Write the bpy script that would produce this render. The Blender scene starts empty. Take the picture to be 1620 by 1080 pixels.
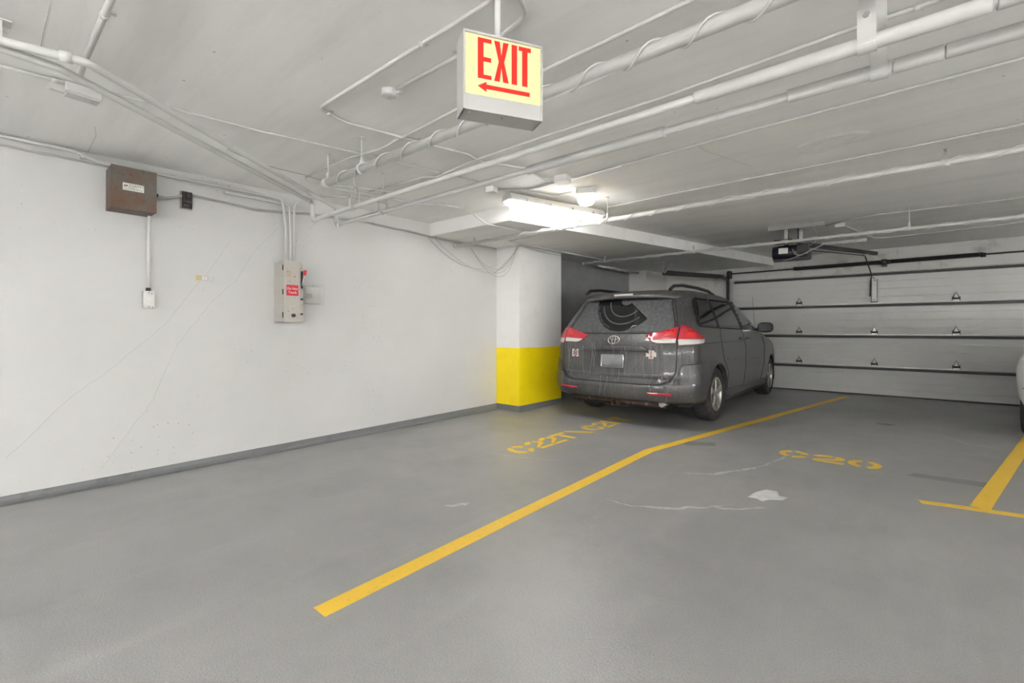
import bpy, bmesh, math, random
from mathutils import Vector, Matrix
random.seed(7)
scene = bpy.context.scene
COL = scene.collection
PI = math.pi
# ------------------------------------------------------------------ camera
F, YH, H = 733.0, 521.0, 1.2              # focal length (px of a 1620 frame), horizon row, eye height
TH = math.radians(40.45)                  # the left wall runs 40.45 deg to the right of the view axis
S_, C_ = math.sin(TH), math.cos(TH)
cam = bpy.data.cameras.new('camera')
cam.sensor_width = 36.0
cam.lens = 36.0 * F / 1620.0
cam.shift_y = -(540.0 - YH) / 1620.0
cam.clip_start = 0.05
camo = bpy.data.objects.new('camera', cam)
COL.objects.link(camo)
camo.location = (0, 0, H)
camo.rotation_euler = (PI / 2, 0, TH)
scene.camera = camo
# ------------------------------------------------------------------ world / exposure
w = bpy.data.worlds.new('world'); scene.world = w; w.use_nodes = True
w.node_tree.nodes['Background'].inputs[0].default_value = (0.8, 0.85, 0.9, 1)
w.node_tree.nodes['Background'].inputs[1].default_value = 0.02
vs = scene.view_settings
vs.view_transform = 'Standard'; vs.look = 'None'; vs.gamma = 1.0; vs.use_curve_mapping = False
vs.exposure = 3.42
scene.cycles.caustics_reflective = False; scene.cycles.caustics_refractive = False
scene.cycles.max_bounces = 10; scene.cycles.diffuse_bounces = 5; scene.cycles.adaptive_threshold = 0.02; scene.cycles.transparent_max_bounces = 6
TUBE = 4.6                               # fluorescent lens emission
JAR = 0.5
CEIL0, CEILK = 2.535, 0.0115              # the slab rises slightly towards the overhead door
def cz(y): return CEIL0 + CEILK * y
WX = -4.727                               # left wall plane
DY = 10.66                                # overhead door plane

# ------------------------------------------------------------------ geometry helpers
def Wd(px, d):
    r = (px - 810.0) / F * d
    return r * C_ - d * S_, r * S_ + d * C_
def at_z(px, py, z=0.0):
    d = (z - H) * F / (YH - py); x, y = Wd(px, d); return Vector((x, y, z))
def at_c(px, py, drop=0.0):
    y = 3.0
    for i in range(25):
        v = at_z(px, py, cz(y) - drop); y = v.y
    return v
def at_X(px, py, X):
    k = (px - 810.0) / F; Y = (k * (-X * S_) - X * C_) / (S_ - k * C_); d = -X * S_ + Y * C_
    return Vector((X, Y, H + (YH - py) * d / F))
def at_Y(px, py, Y):
    k = (px - 810.0) / F; X = (k * Y * C_ - Y * S_) / (C_ + k * S_); d = -X * S_ + Y * C_
    return Vector((X, Y, H + (YH - py) * d / F))
def at_d(px, py, d):
    x, y = Wd(px, d); return Vector((x, y, H + (YH - py) * d / F))

def lerp(tab, t):
    if t <= tab[0][0]: return tab[0][1]
    for (a, b), (c, d) in zip(tab, tab[1:]):
        if t <= c:
            k = (t - a) / (c - a); return b + (d - b) * k
    return tab[-1][1]
def smooth_lerp(tab, t):
    # Catmull-Rom (monotone enough for these tables)
    n = len(tab)
    if t <= tab[0][0]: return tab[0][1]
    if t >= tab[-1][0]: return tab[-1][1]
    for i in range(n - 1):
        if t <= tab[i + 1][0]: break
    x0, y0 = tab[i]; x1, y1 = tab[i + 1]
    def sl(j):
        if j == 0 or j == n - 1:
            a = max(j - 1, 0); b = min(j + 1, n - 1)
            return (tab[b][1] - tab[a][1]) / (tab[b][0] - tab[a][0])
        sa = (tab[j][1] - tab[j - 1][1]) / (tab[j][0] - tab[j - 1][0])
        sb = (tab[j + 1][1] - tab[j][1]) / (tab[j + 1][0] - tab[j][0])
        return 0.0 if sa * sb <= 0 else 2 * sa * sb / (sa + sb)
    h = x1 - x0; u = (t - x0) / h; m0 = sl(i) * h; m1 = sl(i + 1) * h
    return ((2*u**3 - 3*u**2 + 1) * y0 + (u**3 - 2*u**2 + u) * m0 + (-2*u**3 + 3*u**2) * y1 + (u**3 - u**2) * m1)

def fillet(pts, r, n=5):
    pts = [Vector(p) for p in pts]
    if len(pts) < 3 or r <= 0: return pts
    out = [pts[0]]
    for a, b, c in zip(pts, pts[1:], pts[2:]):
        u = a - b; v = c - b
        lu, lv = u.length, v.length
        if lu < 1e-6 or lv < 1e-6: continue
        u /= lu; v /= lv
        ang = u.angle(v)
        if ang > PI - 0.03: out.append(b); continue
        t = min(r / math.tan(ang / 2), lu * 0.48, lv * 0.48)
        p, q = b + u * t, b + v * t
        for i in range(n + 1):
            k = i / n
            out.append(p * (1 - k) ** 2 + b * 2 * k * (1 - k) + q * k * k)
    out.append(pts[-1])
    return out

class MB:
    def __init__(s): s.v = []; s.f = []; s.sm = []
    def add(s, vs, fs, smooth=False):
        o = len(s.v); s.v += [Vector(p) for p in vs]
        for f in fs: s.f.append([i + o for i in f]); s.sm.append(smooth)
        return s
    def box(s, c, size, M=None, bev=0.0):
        x, y, z = size[0] / 2, size[1] / 2, size[2] / 2
        if bev > 0:
            bm = bmesh.new(); bmesh.ops.create_cube(bm, size=1.0)
            bmesh.ops.scale(bm, vec=size, verts=bm.verts)
            bmesh.ops.bevel(bm, geom=bm.edges[:], offset=bev, segments=2, affect='EDGES', profile=0.7)
            vs = [v.co.copy() for v in bm.verts]; bm.verts.index_update()
            fs = [[v.index for v in f.verts] for f in bm.faces]; bm.free()
        else:
            vs = [Vector(p) for p in [(-x,-y,-z),(x,-y,-z),(x,y,-z),(-x,y,-z),(-x,-y,z),(x,-y,z),(x,y,z),(-x,y,z)]]
            fs = [[3,2,1,0],[4,5,6,7],[0,1,5,4],[1,2,6,5],[2,3,7,6],[3,0,4,7]]
        c = Vector(c)
        if M is not None: vs = [M @ v for v in vs]
        return s.add([v + c for v in vs], fs)
    def box2(s, a, b, bev=0.0):
        a, b = Vector(a), Vector(b)
        return s.box((a + b) / 2, [abs(q) for q in (b - a)], None, bev)
    def tube(s, pts, r, seg=10, cap=True, closed=False):
        pts = [Vector(p) for p in pts]; n = len(pts)
        rr = r if isinstance(r, (list, tuple)) else [r] * n
        tan = []
        for i in range(n):
            if closed: t = pts[(i + 1) % n] - pts[i - 1]
            else: t = pts[min(i + 1, n - 1)] - pts[max(i - 1, 0)]
            tan.append(t.normalized() if t.length > 1e-9 else Vector((0, 0, 1)))
        up = Vector((0, 0, 1)) if abs(tan[0].z) < 0.9 else Vector((1, 0, 0))
        nx = tan[0].cross(up).normalized()
        vs = []
        for i in range(n):
            nx = (nx - tan[i] * nx.dot(tan[i])).normalized(); ny = tan[i].cross(nx)
            for k in range(seg):
                a = 2 * PI * k / seg
                vs.append(pts[i] + (nx * math.cos(a) + ny * math.sin(a)) * rr[i])
        fs = []
        m = n if closed else n - 1
        for i in range(m):
            j = (i + 1) % n
            for k in range(seg):
                l = (k + 1) % seg
                fs.append([i*seg+k, i*seg+l, j*seg+l, j*seg+k])
        o = len(s.f)
        s.add(vs, fs, True)
        if cap and not closed:
            b = len(s.v) - len(vs)
            s.f.append([b + k for k in range(seg)][::-1]); s.sm.append(False)
            s.f.append([b + (n-1)*seg + k for k in range(seg)]); s.sm.append(False)
        return s
    def cyl(s, p0, p1, r, seg=16, r1=None):
        return s.tube([p0, p1], [r, r if r1 is None else r1], seg)
    def lathe(s, prof, seg=32, M=None, smooth=True):
        # prof: list of (r, h) around local z
        vs = []; fs = []; n = len(prof)
        for k in range(seg):
            a = 2 * PI * k / seg
            for r, h in prof: vs.append(Vector((r * math.cos(a), r * math.sin(a), h)))
        for k in range(seg):
            l = (k + 1) % seg
            for i in range(n - 1):
                fs.append([k*n+i, l*n+i, l*n+i+1, k*n+i+1])
        if M is not None: vs = [M @ v for v in vs]
        return s.add(vs, fs, smooth)
    def prism(s, poly, depth, M=None):
        # poly in local xy (ccw), extruded along +z by depth
        n = len(poly)
        vs = [Vector((p[0], p[1], 0)) for p in poly] + [Vector((p[0], p[1], depth)) for p in poly]
        fs = [list(range(n))[::-1], list(range(n, 2*n))] + [[i, (i+1) % n, n + (i+1) % n, n + i] for i in range(n)]
        if M is not None: vs = [M @ v for v in vs]
        return s.add(vs, fs)

MW = {}
def finish(o, label=None, cat=None, group=None, kind=None):
    if label: o['label'] = label
    if cat: o['category'] = cat
    if group: o['group'] = group
    if kind: o['kind'] = kind
    return o
def mesh_from(name, mb, mat):
    me = bpy.data.meshes.new(name)
    me.from_pydata([tuple(v) for v in mb.v], [], mb.f)
    me.polygons.foreach_set('use_smooth', mb.sm)
    if mat: me.materials.append(mat)
    me.update()
    return me
def obj(name, mb, mat, parent=None, label=None, cat=None, group=None, kind=None, me=None):
    """mesh given in world coordinates; the object keeps them whatever its parent"""
    if me is None: me = mesh_from(name, mb, mat)
    o = bpy.data.objects.new(name, me); COL.objects.link(o)
    if parent is not None:
        o.parent = parent
        M = MW.get(parent.name, Matrix())
        me.transform(M.inverted()); MW[o.name] = M.copy()
    else:
        xs = [v.co for v in me.vertices]
        lo = Vector([min(v[i] for v in xs) for i in range(3)]); hi = Vector([max(v[i] for v in xs) for i in range(3)])
        c = Vector(((lo.x + hi.x) / 2, (lo.y + hi.y) / 2, lo.z))
        me.transform(Matrix.Translation(-c)); o.location = c; MW[o.name] = Matrix.Translation(c)
    return finish(o, label, cat, group, kind)
def thing(name, label, cat, loc=(0, 0, 0), rotz=0.0, group=None, kind=None):
    o = bpy.data.objects.new(name, None); COL.objects.link(o)
    o.empty_display_size = 0.1
    o.location = loc; o.rotation_euler = (0, 0, rotz)
    MW[o.name] = Matrix.Translation(Vector(loc)) @ Matrix.Rotation(rotz, 4, 'Z')
    return finish(o, label, cat, group, kind)
def copy_tree(o, parent=None, M=None):
    c = o.copy(); COL.objects.link(c); c.parent = parent
    for ch in list(o.children): copy_tree(ch, c)
    return c
def text_mb(body, size, M, extrude=0.0, font_scale_x=1.0, align='CENTER'):
    cu = bpy.data.curves.new('tmp', 'FONT'); cu.body = body; cu.size = size
    cu.align_x = align; cu.align_y = 'CENTER'; cu.extrude = extrude; cu.resolution_u = 3
    o = bpy.data.objects.new('tmp', cu); COL.objects.link(o)
    dg = bpy.context.evaluated_depsgraph_get()
    me = o.evaluated_get(dg).to_mesh()
    mb = MB(); S = Matrix.Diagonal((font_scale_x, 1, 1, 1))
    mb.add([M @ S @ v.co for v in me.vertices], [list(p.vertices) for p in me.polygons])
    o.evaluated_get(dg).to_mesh_clear()
    bpy.data.objects.remove(o); bpy.data.curves.remove(cu)
    return mb
def frame(o, x, y, z):
    """matrix with origin o and axes x, y, z"""
    M = Matrix.Identity(4)
    for i, a in enumerate((x, y, z)):
        a = Vector(a)
        for j in range(3): M[j][i] = a[j]
    for j in range(3): M[j][3] = o[j]
    return M

# ------------------------------------------------------------------ materials
def mat(name, col, rough=0.5, metal=0.0, spec=0.5, emit=None, estr=0.0, alpha=1.0, coat=0.0):
    m = bpy.data.materials.new(name); m.use_nodes = True
    b = m.node_tree.nodes['Principled BSDF']
    b.inputs['Base Color'].default_value = (*col, 1)
    b.inputs['Roughness'].default_value = rough
    b.inputs['Metallic'].default_value = metal
    b.inputs['Specular IOR Level'].default_value = spec
    b.inputs['Coat Weight'].default_value = coat
    b.inputs['Alpha'].default_value = alpha
    if emit:
        b.inputs['Emission Color'].default_value = (*emit, 1); b.inputs['Emission Strength'].default_value = estr
    return m
class NT:
    def __init__(s, m):
        s.m = m; s.t = m.node_tree; s.b = s.t.nodes['Principled BSDF']
        s.tc = s.t.nodes.new('ShaderNodeTexCoord')
    def n(s, typ, **kw):
        nd = s.t.nodes.new(typ)
        for k, v in kw.items():
            if k in nd.inputs: nd.inputs[k].default_value = v
            else: setattr(nd, k, v)
        return nd
    def l(s, a, b): s.t.links.new(a, b)
    def coords(s, scale=(1, 1, 1), src='Object', rot=(0, 0, 0)):
        mp = s.n('ShaderNodeMapping'); mp.inputs['Scale'].default_value = scale; mp.inputs['Rotation'].default_value = rot
        s.l(s.tc.outputs[src], mp.inputs[0]); return mp.outputs[0]
    def noise(s, vec, scale, detail=4, rough=0.55, dist=0.0):
        nd = s.n('ShaderNodeTexNoise'); nd.inputs['Scale'].default_value = scale; nd.inputs['Detail'].default_value = detail
        nd.inputs['Roughness'].default_value = rough; nd.inputs['Distortion'].default_value = dist
        s.l(vec, nd.inputs['Vector']); return nd.outputs['Fac']
    def ramp(s, fac, stops):
        r = s.n('ShaderNodeValToRGB'); e = r.color_ramp.elements
        while len(e) < len(stops): e.new(0.5)
        for el, (p, c) in zip(e, stops):
            el.position = p; el.color = (*c, 1) if isinstance(c, tuple) else (c, c, c, 1)
        s.l(fac, r.inputs[0]); return r.outputs[0]
    def mix(s, fac, a, b, blend='MIX'):
        x = s.n('ShaderNodeMix'); x.data_type = 'RGBA'; x.blend_type = blend
        for inp, val in ((x.inputs[0], fac), (x.inputs[6], a), (x.inputs[7], b)):
            if hasattr(val, 'node'): s.l(val, inp)
            else: inp.default_value = (val if inp.name == 'Factor' else ((*val, 1) if isinstance(val, tuple) else (val, val, val, 1)))
        return x.outputs[2]
    def bump(s, h, strength, dist=0.01):
        bp = s.n('ShaderNodeBump'); bp.inputs['Strength'].default_value = strength; bp.inputs['Distance'].default_value = dist
        s.l(h, bp.inputs['Height']); s.l(bp.outputs[0], s.b.inputs['Normal'])
    def math(s, op, a, b=0.0):
        x = s.n('ShaderNodeMath'); x.operation = op
        for i, val in enumerate((a, b)):
            if hasattr(val, 'node'): s.l(val, x.inputs[i])
            else: x.inputs[i].default_value = val
        return x.outputs[0]

def m_wall():
    m = mat('painted_concrete_wall', (0.66, 0.66, 0.65), 0.6, spec=0.3); t = NT(m)
    v = t.coords()
    big = t.noise(v, 0.9, 3)
    col = t.mix(t.ramp(big, [(0.3, 0.0), (0.75, 1.0)]), (0.60, 0.60, 0.594), (0.555, 0.555, 0.547))
    vor = t.n('ShaderNodeTexVoronoi'); vor.inputs['Scale'].default_value = 28.0; t.l(v, vor.inputs['Vector'])
    dots = t.ramp(vor.outputs['Distance'], [(0.10, 1.0), (0.16, 0.0)])
    cl = t.ramp(t.noise(v, 1.7, 3, 0.6), [(0.52, 0.0), (0.64, 1.0)])
    pick = t.ramp(vor.outputs['Color'], [(0.5, 0.0), (0.62, 1.0)])
    msk = t.math('MULTIPLY', t.math('MULTIPLY', dots, cl), pick)
    col = t.mix(t.math('MULTIPLY', msk, 0.8), col, (0.22, 0.17, 0.13))
    sm = t.ramp(t.noise(v, 2.6, 4, 0.7), [(0.66, 0.0), (0.8, 0.35)])
    col = t.mix(sm, col, (0.6, 0.58, 0.55))
    t.l(col, t.b.inputs['Base Color'])
    return m
def m_ceiling():
    m = mat('painted_slab', (0.82, 0.81, 0.79), 0.65, spec=0.25); t = NT(m)
    v = t.coords()
    col = t.mix(t.ramp(t.noise(v, 0.7, 3), [(0.3, 0.0), (0.8, 1.0)]), (0.90, 0.895, 0.88), (0.85, 0.845, 0.83))
    v2 = t.coords((0.35, 3.0, 1))
    st = t.ramp(t.noise(v2, 1.6, 4, 0.65), [(0.45, 0.0), (0.8, 0.4)])
    col = t.mix(st, col, (0.6, 0.6, 0.59))
    vor = t.n('ShaderNodeTexVoronoi'); vor.inputs['Scale'].default_value = 8.0; t.l(v, vor.inputs['Vector'])
    dots = t.math('MULTIPLY', t.ramp(vor.outputs['Distance'], [(0.045, 1.0), (0.065, 0.0)]), t.ramp(vor.outputs['Color'], [(0.6, 0.0), (0.7, 1.0)]))
    col = t.mix(t.math('MULTIPLY', dots, 0.6), col, (0.3, 0.28, 0.26))
    t.l(col, t.b.inputs['Base Color'])
    return m
def m_floor():
    m = mat('sealed_concrete_floor', (0.33, 0.33, 0.325), 0.4, spec=0.5); t = NT(m)
    v = t.coords()
    base = t.mix(t.ramp(t.noise(v, 0.8, 4, 0.6), [(0.3, 0.0), (0.72, 1.0)]), (0.32, 0.32, 0.316), (0.40, 0.398, 0.39))
    v2 = t.coords((3.0, 0.5, 1), rot=(0, 0, 0.25))
    base = t.mix(t.ramp(t.noise(v2, 1.5, 4, 0.65), [(0.55, 0.0), (0.8, 0.45)]), base, (0.48, 0.48, 0.473))
    base = t.mix(t.ramp(t.noise(v, 2.2, 4, 0.7), [(0.48, 0.0), (0.82, 0.6)]), base, (0.26, 0.26, 0.255))
    fine = t.noise(v, 160, 2)
    base = t.mix(t.ramp(fine, [(0.38, 0.4), (0.6, 0.0)]), base, (0.2, 0.2, 0.2))
    t.l(base, t.b.inputs['Base Color'])
    rr = t.ramp(t.noise(v, 1.1, 2, 0.6), [(0.3, 0.30), (0.7, 0.42)]); t.l(rr, t.b.inputs['Roughness'])
    h = t.math('ADD', t.noise(v, 110, 2, 0.7), t.math('MULTIPLY', t.noise(v, 9, 2), 0.4))
    t.bump(h, 0.45, 0.004)
    return m
def m_spot(name, col, spot, scale=14.0, lo=0.6, hi=0.7, rough=0.55, metal=0.0, amt=0.8, bump=0.0):
    m = mat(name, col, rough, metal); t = NT(m); v = t.coords()
    n1 = t.ramp(t.noise(v, scale, 3, 0.65), [(lo, 0.0), (hi, amt)])
    c = t.mix(n1, col, spot); t.l(c, t.b.inputs['Base Color'])
    if bump: t.bump(t.noise(v, scale * 2, 5), bump, 0.003)
    return m
M_WALL = m_wall(); M_CEIL = m_ceiling(); M_FLOOR = m_floor()
M_PILLAR = m_spot('white_pillar_paint', (0.80, 0.80, 0.79), (0.72, 0.72, 0.71), 4, 0.5, 0.75, 0.55, 0, 0.5, 0.1)
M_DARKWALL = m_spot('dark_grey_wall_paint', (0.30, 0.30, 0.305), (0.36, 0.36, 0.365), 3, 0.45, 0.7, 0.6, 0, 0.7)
M_GREYWALL = m_spot('pale_grey_wall_paint', (0.66, 0.65, 0.63), (0.54, 0.53, 0.52), 2, 0.5, 0.7, 0.65, 0, 0.6)
M_HEADER = m_spot('stained_header_concrete', (0.64, 0.63, 0.61), (0.3, 0.29, 0.28), 3, 0.58, 0.75, 0.7, 0, 0.7)
M_YELLOW = m_spot('yellow_pillar_paint', (0.95, 0.74, 0.006), (0.88, 0.66, 0.008), 5, 0.5, 0.75, 0.45, 0, 0.5, 0.1)
M_BASE = m_spot('grey_base_paint', (0.17, 0.175, 0.178), (0.12, 0.12, 0.12), 12, 0.55, 0.7, 0.55, 0, 0.6, 0.15)
M_LINE = m_spot('yellow_road_paint', (0.88, 0.56, 0.045), (0.5, 0.38, 0.14), 30, 0.58, 0.72, 0.5, 0, 0.6)
M_PIPE = m_spot('white_pipe_paint', (0.60, 0.597, 0.585), (0.52, 0.51, 0.49), 9, 0.62, 0.75, 0.42, 0, 0.5)
M_WRAP = m_spot('white_insulation_jacket', (0.59, 0.587, 0.575), (0.5, 0.49, 0.475), 7, 0.6, 0.75, 0.55, 0, 0.5, 0.06)
M_CABLE = mat('grey_white_cable', (0.46, 0.455, 0.44), 0.45)
M_CABLED = mat('grey_cable', (0.33, 0.33, 0.32), 0.5)
M_GALV = m_spot('galvanised_steel', (0.46, 0.455, 0.44), (0.32, 0.31, 0.3), 25, 0.5, 0.7, 0.38, 0.6, 0.6)
M_STEEL = mat('bare_steel', (0.5, 0.49, 0.47), 0.35, 0.8)
M_BLACK = mat('black_plastic', (0.012, 0.012, 0.013), 0.45)
M_DARK = mat('dark_metal', (0.05, 0.05, 0.05), 0.5, 0.4)
M_RUSTBOX = None
def m_rustbox():
    m = mat('rusted_brown_steel', (0.09, 0.075, 0.06), 0.5, 0.35); t = NT(m); v = t.coords()
    c = t.mix(t.ramp(t.noise(v, 5, 5, 0.6), [(0.35, 0.0), (0.65, 1.0)]), (0.13, 0.12, 0.105), (0.14, 0.075, 0.045))
    c = t.mix(t.ramp(t.noise(v, 30, 4), [(0.6, 0.0), (0.7, 0.5)]), c, (0.07, 0.04, 0.03))
    t.l(c, t.b.inputs['Base Color']); return m
M_RUSTBOX = m_rustbox()
M_DISC = m_spot('chipped_beige_enamel', (0.47, 0.445, 0.41), (0.26, 0.12, 0.06), 45, 0.62, 0.67, 0.5, 0, 0.9)
M_RED = mat('red_label', (0.62, 0.02, 0.035), 0.4)
M_WHITE = mat('white_print', (0.85, 0.85, 0.84), 0.5)
M_LABEL = mat('off_white_label', (0.7, 0.7, 0.66), 0.5)
M_BLK = mat('black_print', (0.02, 0.02, 0.02), 0.6)
M_GREENPRINT = mat('dull_green_print', (0.3, 0.3, 0.25), 0.6)
M_GOLDPRINT = mat('gold_print', (0.42, 0.26, 0.08), 0.6)
M_CLEAR = mat('frosted_clear_plastic', (0.72, 0.72, 0.71), 0.2, alpha=0.3)
M_TAN = mat('tan_tape', (0.6, 0.42, 0.16), 0.6)
M_DOOR = m_spot('grey_white_door_skin', (0.66, 0.655, 0.64), (0.58, 0.57, 0.56), 1.5, 0.5, 0.75, 0.5, 0, 0.5)
M_TUBE = mat('fluorescent_diffuser', (0.9, 0.9, 0.88), 0.4, emit=(1.0, 0.985, 0.95), estr=TUBE)
M_ACRYL = mat('clear_acrylic', (0.86, 0.86, 0.84), 0.2, alpha=0.8)
M_JAR = mat('glowing_ribbed_glass', (0.9, 0.85, 0.75), 0.3, emit=(1.0, 0.80, 0.50), estr=JAR)
M_FIX = mat('white_enamel_housing', (0.78, 0.77, 0.75), 0.4)
M_SIGNBOX = mat('grey_white_sign_housing', (0.44, 0.435, 0.425), 0.45)
M_EXITFACE = mat('lit_yellow_white_panel', (0.10, 0.095, 0.045), 0.5, spec=.2, emit=(1.0, 0.93, 0.50), estr=0.084)
M_EXITRED = mat('lit_red_letter', (0.1, 0.004, 0.003), 0.5, spec=.2, emit=(1.0, 0.045, 0.03), estr=0.088)
M_CRACK = mat('wall_crack_line', (0.3, 0.28, 0.26), 0.9)  # dark line colour of the hairline wall cracks
M_CRACKC = mat('ceiling_crack_line', (0.5, 0.49, 0.48), 0.9)
M_PATCHF = m_spot('bare_concrete_patch', (0.62, 0.62, 0.61), (0.52, 0.52, 0.51), 18, 0.45, 0.65, 0.7, 0, 0.7)
M_STAIN = mat('dark_tyre_stain', (0.24, 0.24, 0.23), 0.5)
M_CHALK = m_spot('pale_scuffed_residue', (0.58, 0.58, 0.575), (0.38, 0.38, 0.375), 20, 0.45, 0.65, 0.7, 0, 0.8)

# ------------------------------------------------------------------ the room
RX, BY = 7.0, -5.5      # right wall, wall behind the camera
def struct(name, mb, m, parent=None, label=None):
    return obj(name, mb, m, parent, label, kind='structure')
struct('floor', MB().box2((WX - 0.3, BY - 0.2, -0.2), (RX + 0.2, DY + 0.6, 0)), M_FLOOR, label='grey sealed concrete garage floor')
floor = bpy.data.objects['floor']
mb = MB()
a, b = cz(BY - 0.2), cz(DY + 0.6)
mb.add([(WX-0.3, BY-0.2, a), (RX+0.2, BY-0.2, a), (RX+0.2, DY+0.6, b), (WX-0.3, DY+0.6, b),
        (WX-0.3, BY-0.2, a+0.25), (RX+0.2, BY-0.2, a+0.25), (RX+0.2, DY+0.6, b+0.25), (WX-0.3, DY+0.6, b+0.25)],
       [[0,1,2,3][::-1][::-1], [7,6,5,4], [0,4,5,1], [1,5,6,2], [2,6,7,3], [3,7,4,0]])
ceiling = struct('ceiling', mb, M_CEIL, label='white painted concrete slab ceiling')
wall_left = struct('wall_left', MB().box2((WX - 0.25, BY, 0), (WX, 6.2, 2.75)), M_WALL, label='white painted concrete wall with pits and cracks')
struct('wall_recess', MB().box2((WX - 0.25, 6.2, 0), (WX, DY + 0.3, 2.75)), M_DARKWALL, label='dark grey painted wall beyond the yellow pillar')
struct('wall_right', MB().box2((RX, BY, 0), (RX + 0.2, DY + 0.3, 2.75)), M_WALL)
struct('wall_behind', MB().box2((WX, BY - 0.2, 0), (RX, BY, 2.75)), M_WALL)
# pillar
PX, PY0, PY1 = -4.285, 5.185, 6.257
pillar = struct('wall_pillar', MB().box2((WX, PY0, 0), (PX, PY1, 2.48)), M_PILLAR, label='white square pillar with a yellow lower band')
zt = 0.93
obj('painted_band', MB().box2((WX, PY0 - 0.003, 0.085), (PX + 0.003, PY1 + 0.001, zt)), M_YELLOW, pillar, label='bright yellow painted band')
mb = MB().box2((WX, PY0 - 0.012, 0), (PX + 0.012, PY1 + 0.002, 0.088))
struct('baseboard_pillar', mb, M_BASE, label='grey painted base around the pillar foot')
# left base: a low coved kerb, a little lower near the camera
mb = MB(); ys = [BY + i * (PY0 - BY) / 20 for i in range(21)]
vs, fs = [], []
for y in ys:
    h = 0.052 + 0.034 * min(max(y / PY0, 0), 1)
    vs += [(WX - 0.01, y, 0), (WX - 0.01, y, h), (WX + 0.012, y, h), (WX + 0.016, y, h * 0.45), (WX + 0.035, y, h * 0.16), (WX + 0.075, y, 0.0005)]
for i in range(20):
    for k in range(5): fs.append([i*6+k, i*6+k+1, (i+1)*6+k+1, (i+1)*6+k])
mb.add(vs, fs, False)
struct('baseboard_left', mb, M_BASE, label='grey painted coved base along the left wall')
# soffit (dropped slab band that widens towards the door)
s0, s1 = (-3.355, 3.896), (-2.07, DY)
def soff(y): return 2.412 + (y - 3.896) * 0.0135
mb = MB()
P = [(WX, s0[1]), s0, s1, (WX, s1[1])]
mb.add([(x, y, soff(y)) for x, y in P] + [(x, y, cz(y) + 0.02) for x, y in P], [[0,1,2,3][::-1], [4,5,6,7], [0,1,5,4], [1,2,6,5], [2,3,7,6], [3,0,4,7]])
struct('ceiling_soffit', mb, M_CEIL, label='dropped white soffit above the parked minivan')
# corner pier and wall around the door
struct('wall_corner_pier', MB().box2((WX, 9.57, 0), (-4.326, DY + 0.1, 2.6)), M_GREYWALL, label='pale grey pier in the far left corner')
DL, DR, DT = -2.84, 1.96, 2.21
mb = MB().box2((-4.4, DY + 0.06, 0), (DL, DY + 0.3, 2.8)).box2((DR, DY + 0.06, 0), (RX, DY + 0.3, 2.8)).box2((DL, DY + 0.06, DT), (DR, DY + 0.3, 2.8))
struct('wall_back', mb, M_HEADER, label='stained pale concrete wall around the overhead door')
# hairline cracks and formwork joints on the left wall
def wall_line(pts, r, name='crack', m=M_CRACK):
    p = []
    for px, py in pts:
        v = at_X(px, py, WX + 0.0002); p.append(v)
    q = []
    for a_, b_ in zip(p, p[1:]):
        n = max(2, int((b_ - a_).length / 0.05))
        for i in range(n):
            k = i / n; c = a_.lerp(b_, k)
            if i: c += Vector((0, random.uniform(-.006, .006), random.uniform(-.006, .006)))
            q.append(c)
    q.append(p[-1])
    obj(name, MB().tube(q, r, 4), m, wall_left)
wall_line([(8, 725), (62, 676), (105, 634), (175, 583), (215, 551), (262, 512), (292, 474), (312, 450), (345, 410), (365, 380)], 0.0007)
wall_line([(160, 740), (205, 682), (243, 631), (268, 573), (281, 545), (316, 500), (340, 472), (372, 445), (400, 400), (440, 360)], 0.0007)

def ceil_line(pts, r=.0012):
    obj('crack', MB().tube([at_c(px, py, .0002) for px, py in pts], r, 4), M_CRACKC, ceiling)
ceil_line([(1098, 226), (1115, 238), (1150, 250), (1188, 262)]); ceil_line([(150, 200), (152, 215), (139, 240)])
ceil_line([(63, 82), (70, 45), (80, 2)], .0015)
pc = at_c(1312, 226); pa, pb = at_c(1252, 243), at_c(1372, 208); pdir = (pb - pa); prot = math.atan2(pdir.y, pdir.x)
mb = MB(); ring0 = []; ring1 = []
for i in range(30):
    a = 2 * PI * i / 30; rr_ = 1 + .08 * math.sin(3 * a + 1) + .06 * math.sin(7 * a)
    for ring, k, dz in ((ring0, 1.0, 0.0005), (ring1, .86, .008)):
        u, v_ = pdir.length / 2 * rr_ * k * math.cos(a), .17 * rr_ * k * math.sin(a)
        x, y = pc.x + u * math.cos(prot) - v_ * math.sin(prot), pc.y + u * math.sin(prot) + v_ * math.cos(prot)
        ring.append((x, y, cz(y) - dz))
mb.add(ring0 + ring1, [[i, (i+1) % 30, 30 + (i+1) % 30, 30 + i] for i in range(30)] + [list(range(30, 60))])
mp_ = m_spot('trowelled_plaster_patch', (.84, .835, .82), (.72, .715, .70), 16, .4, .7, .8, 0, .7, .8)
obj('plaster_patch', mb, mp_, ceiling)
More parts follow.
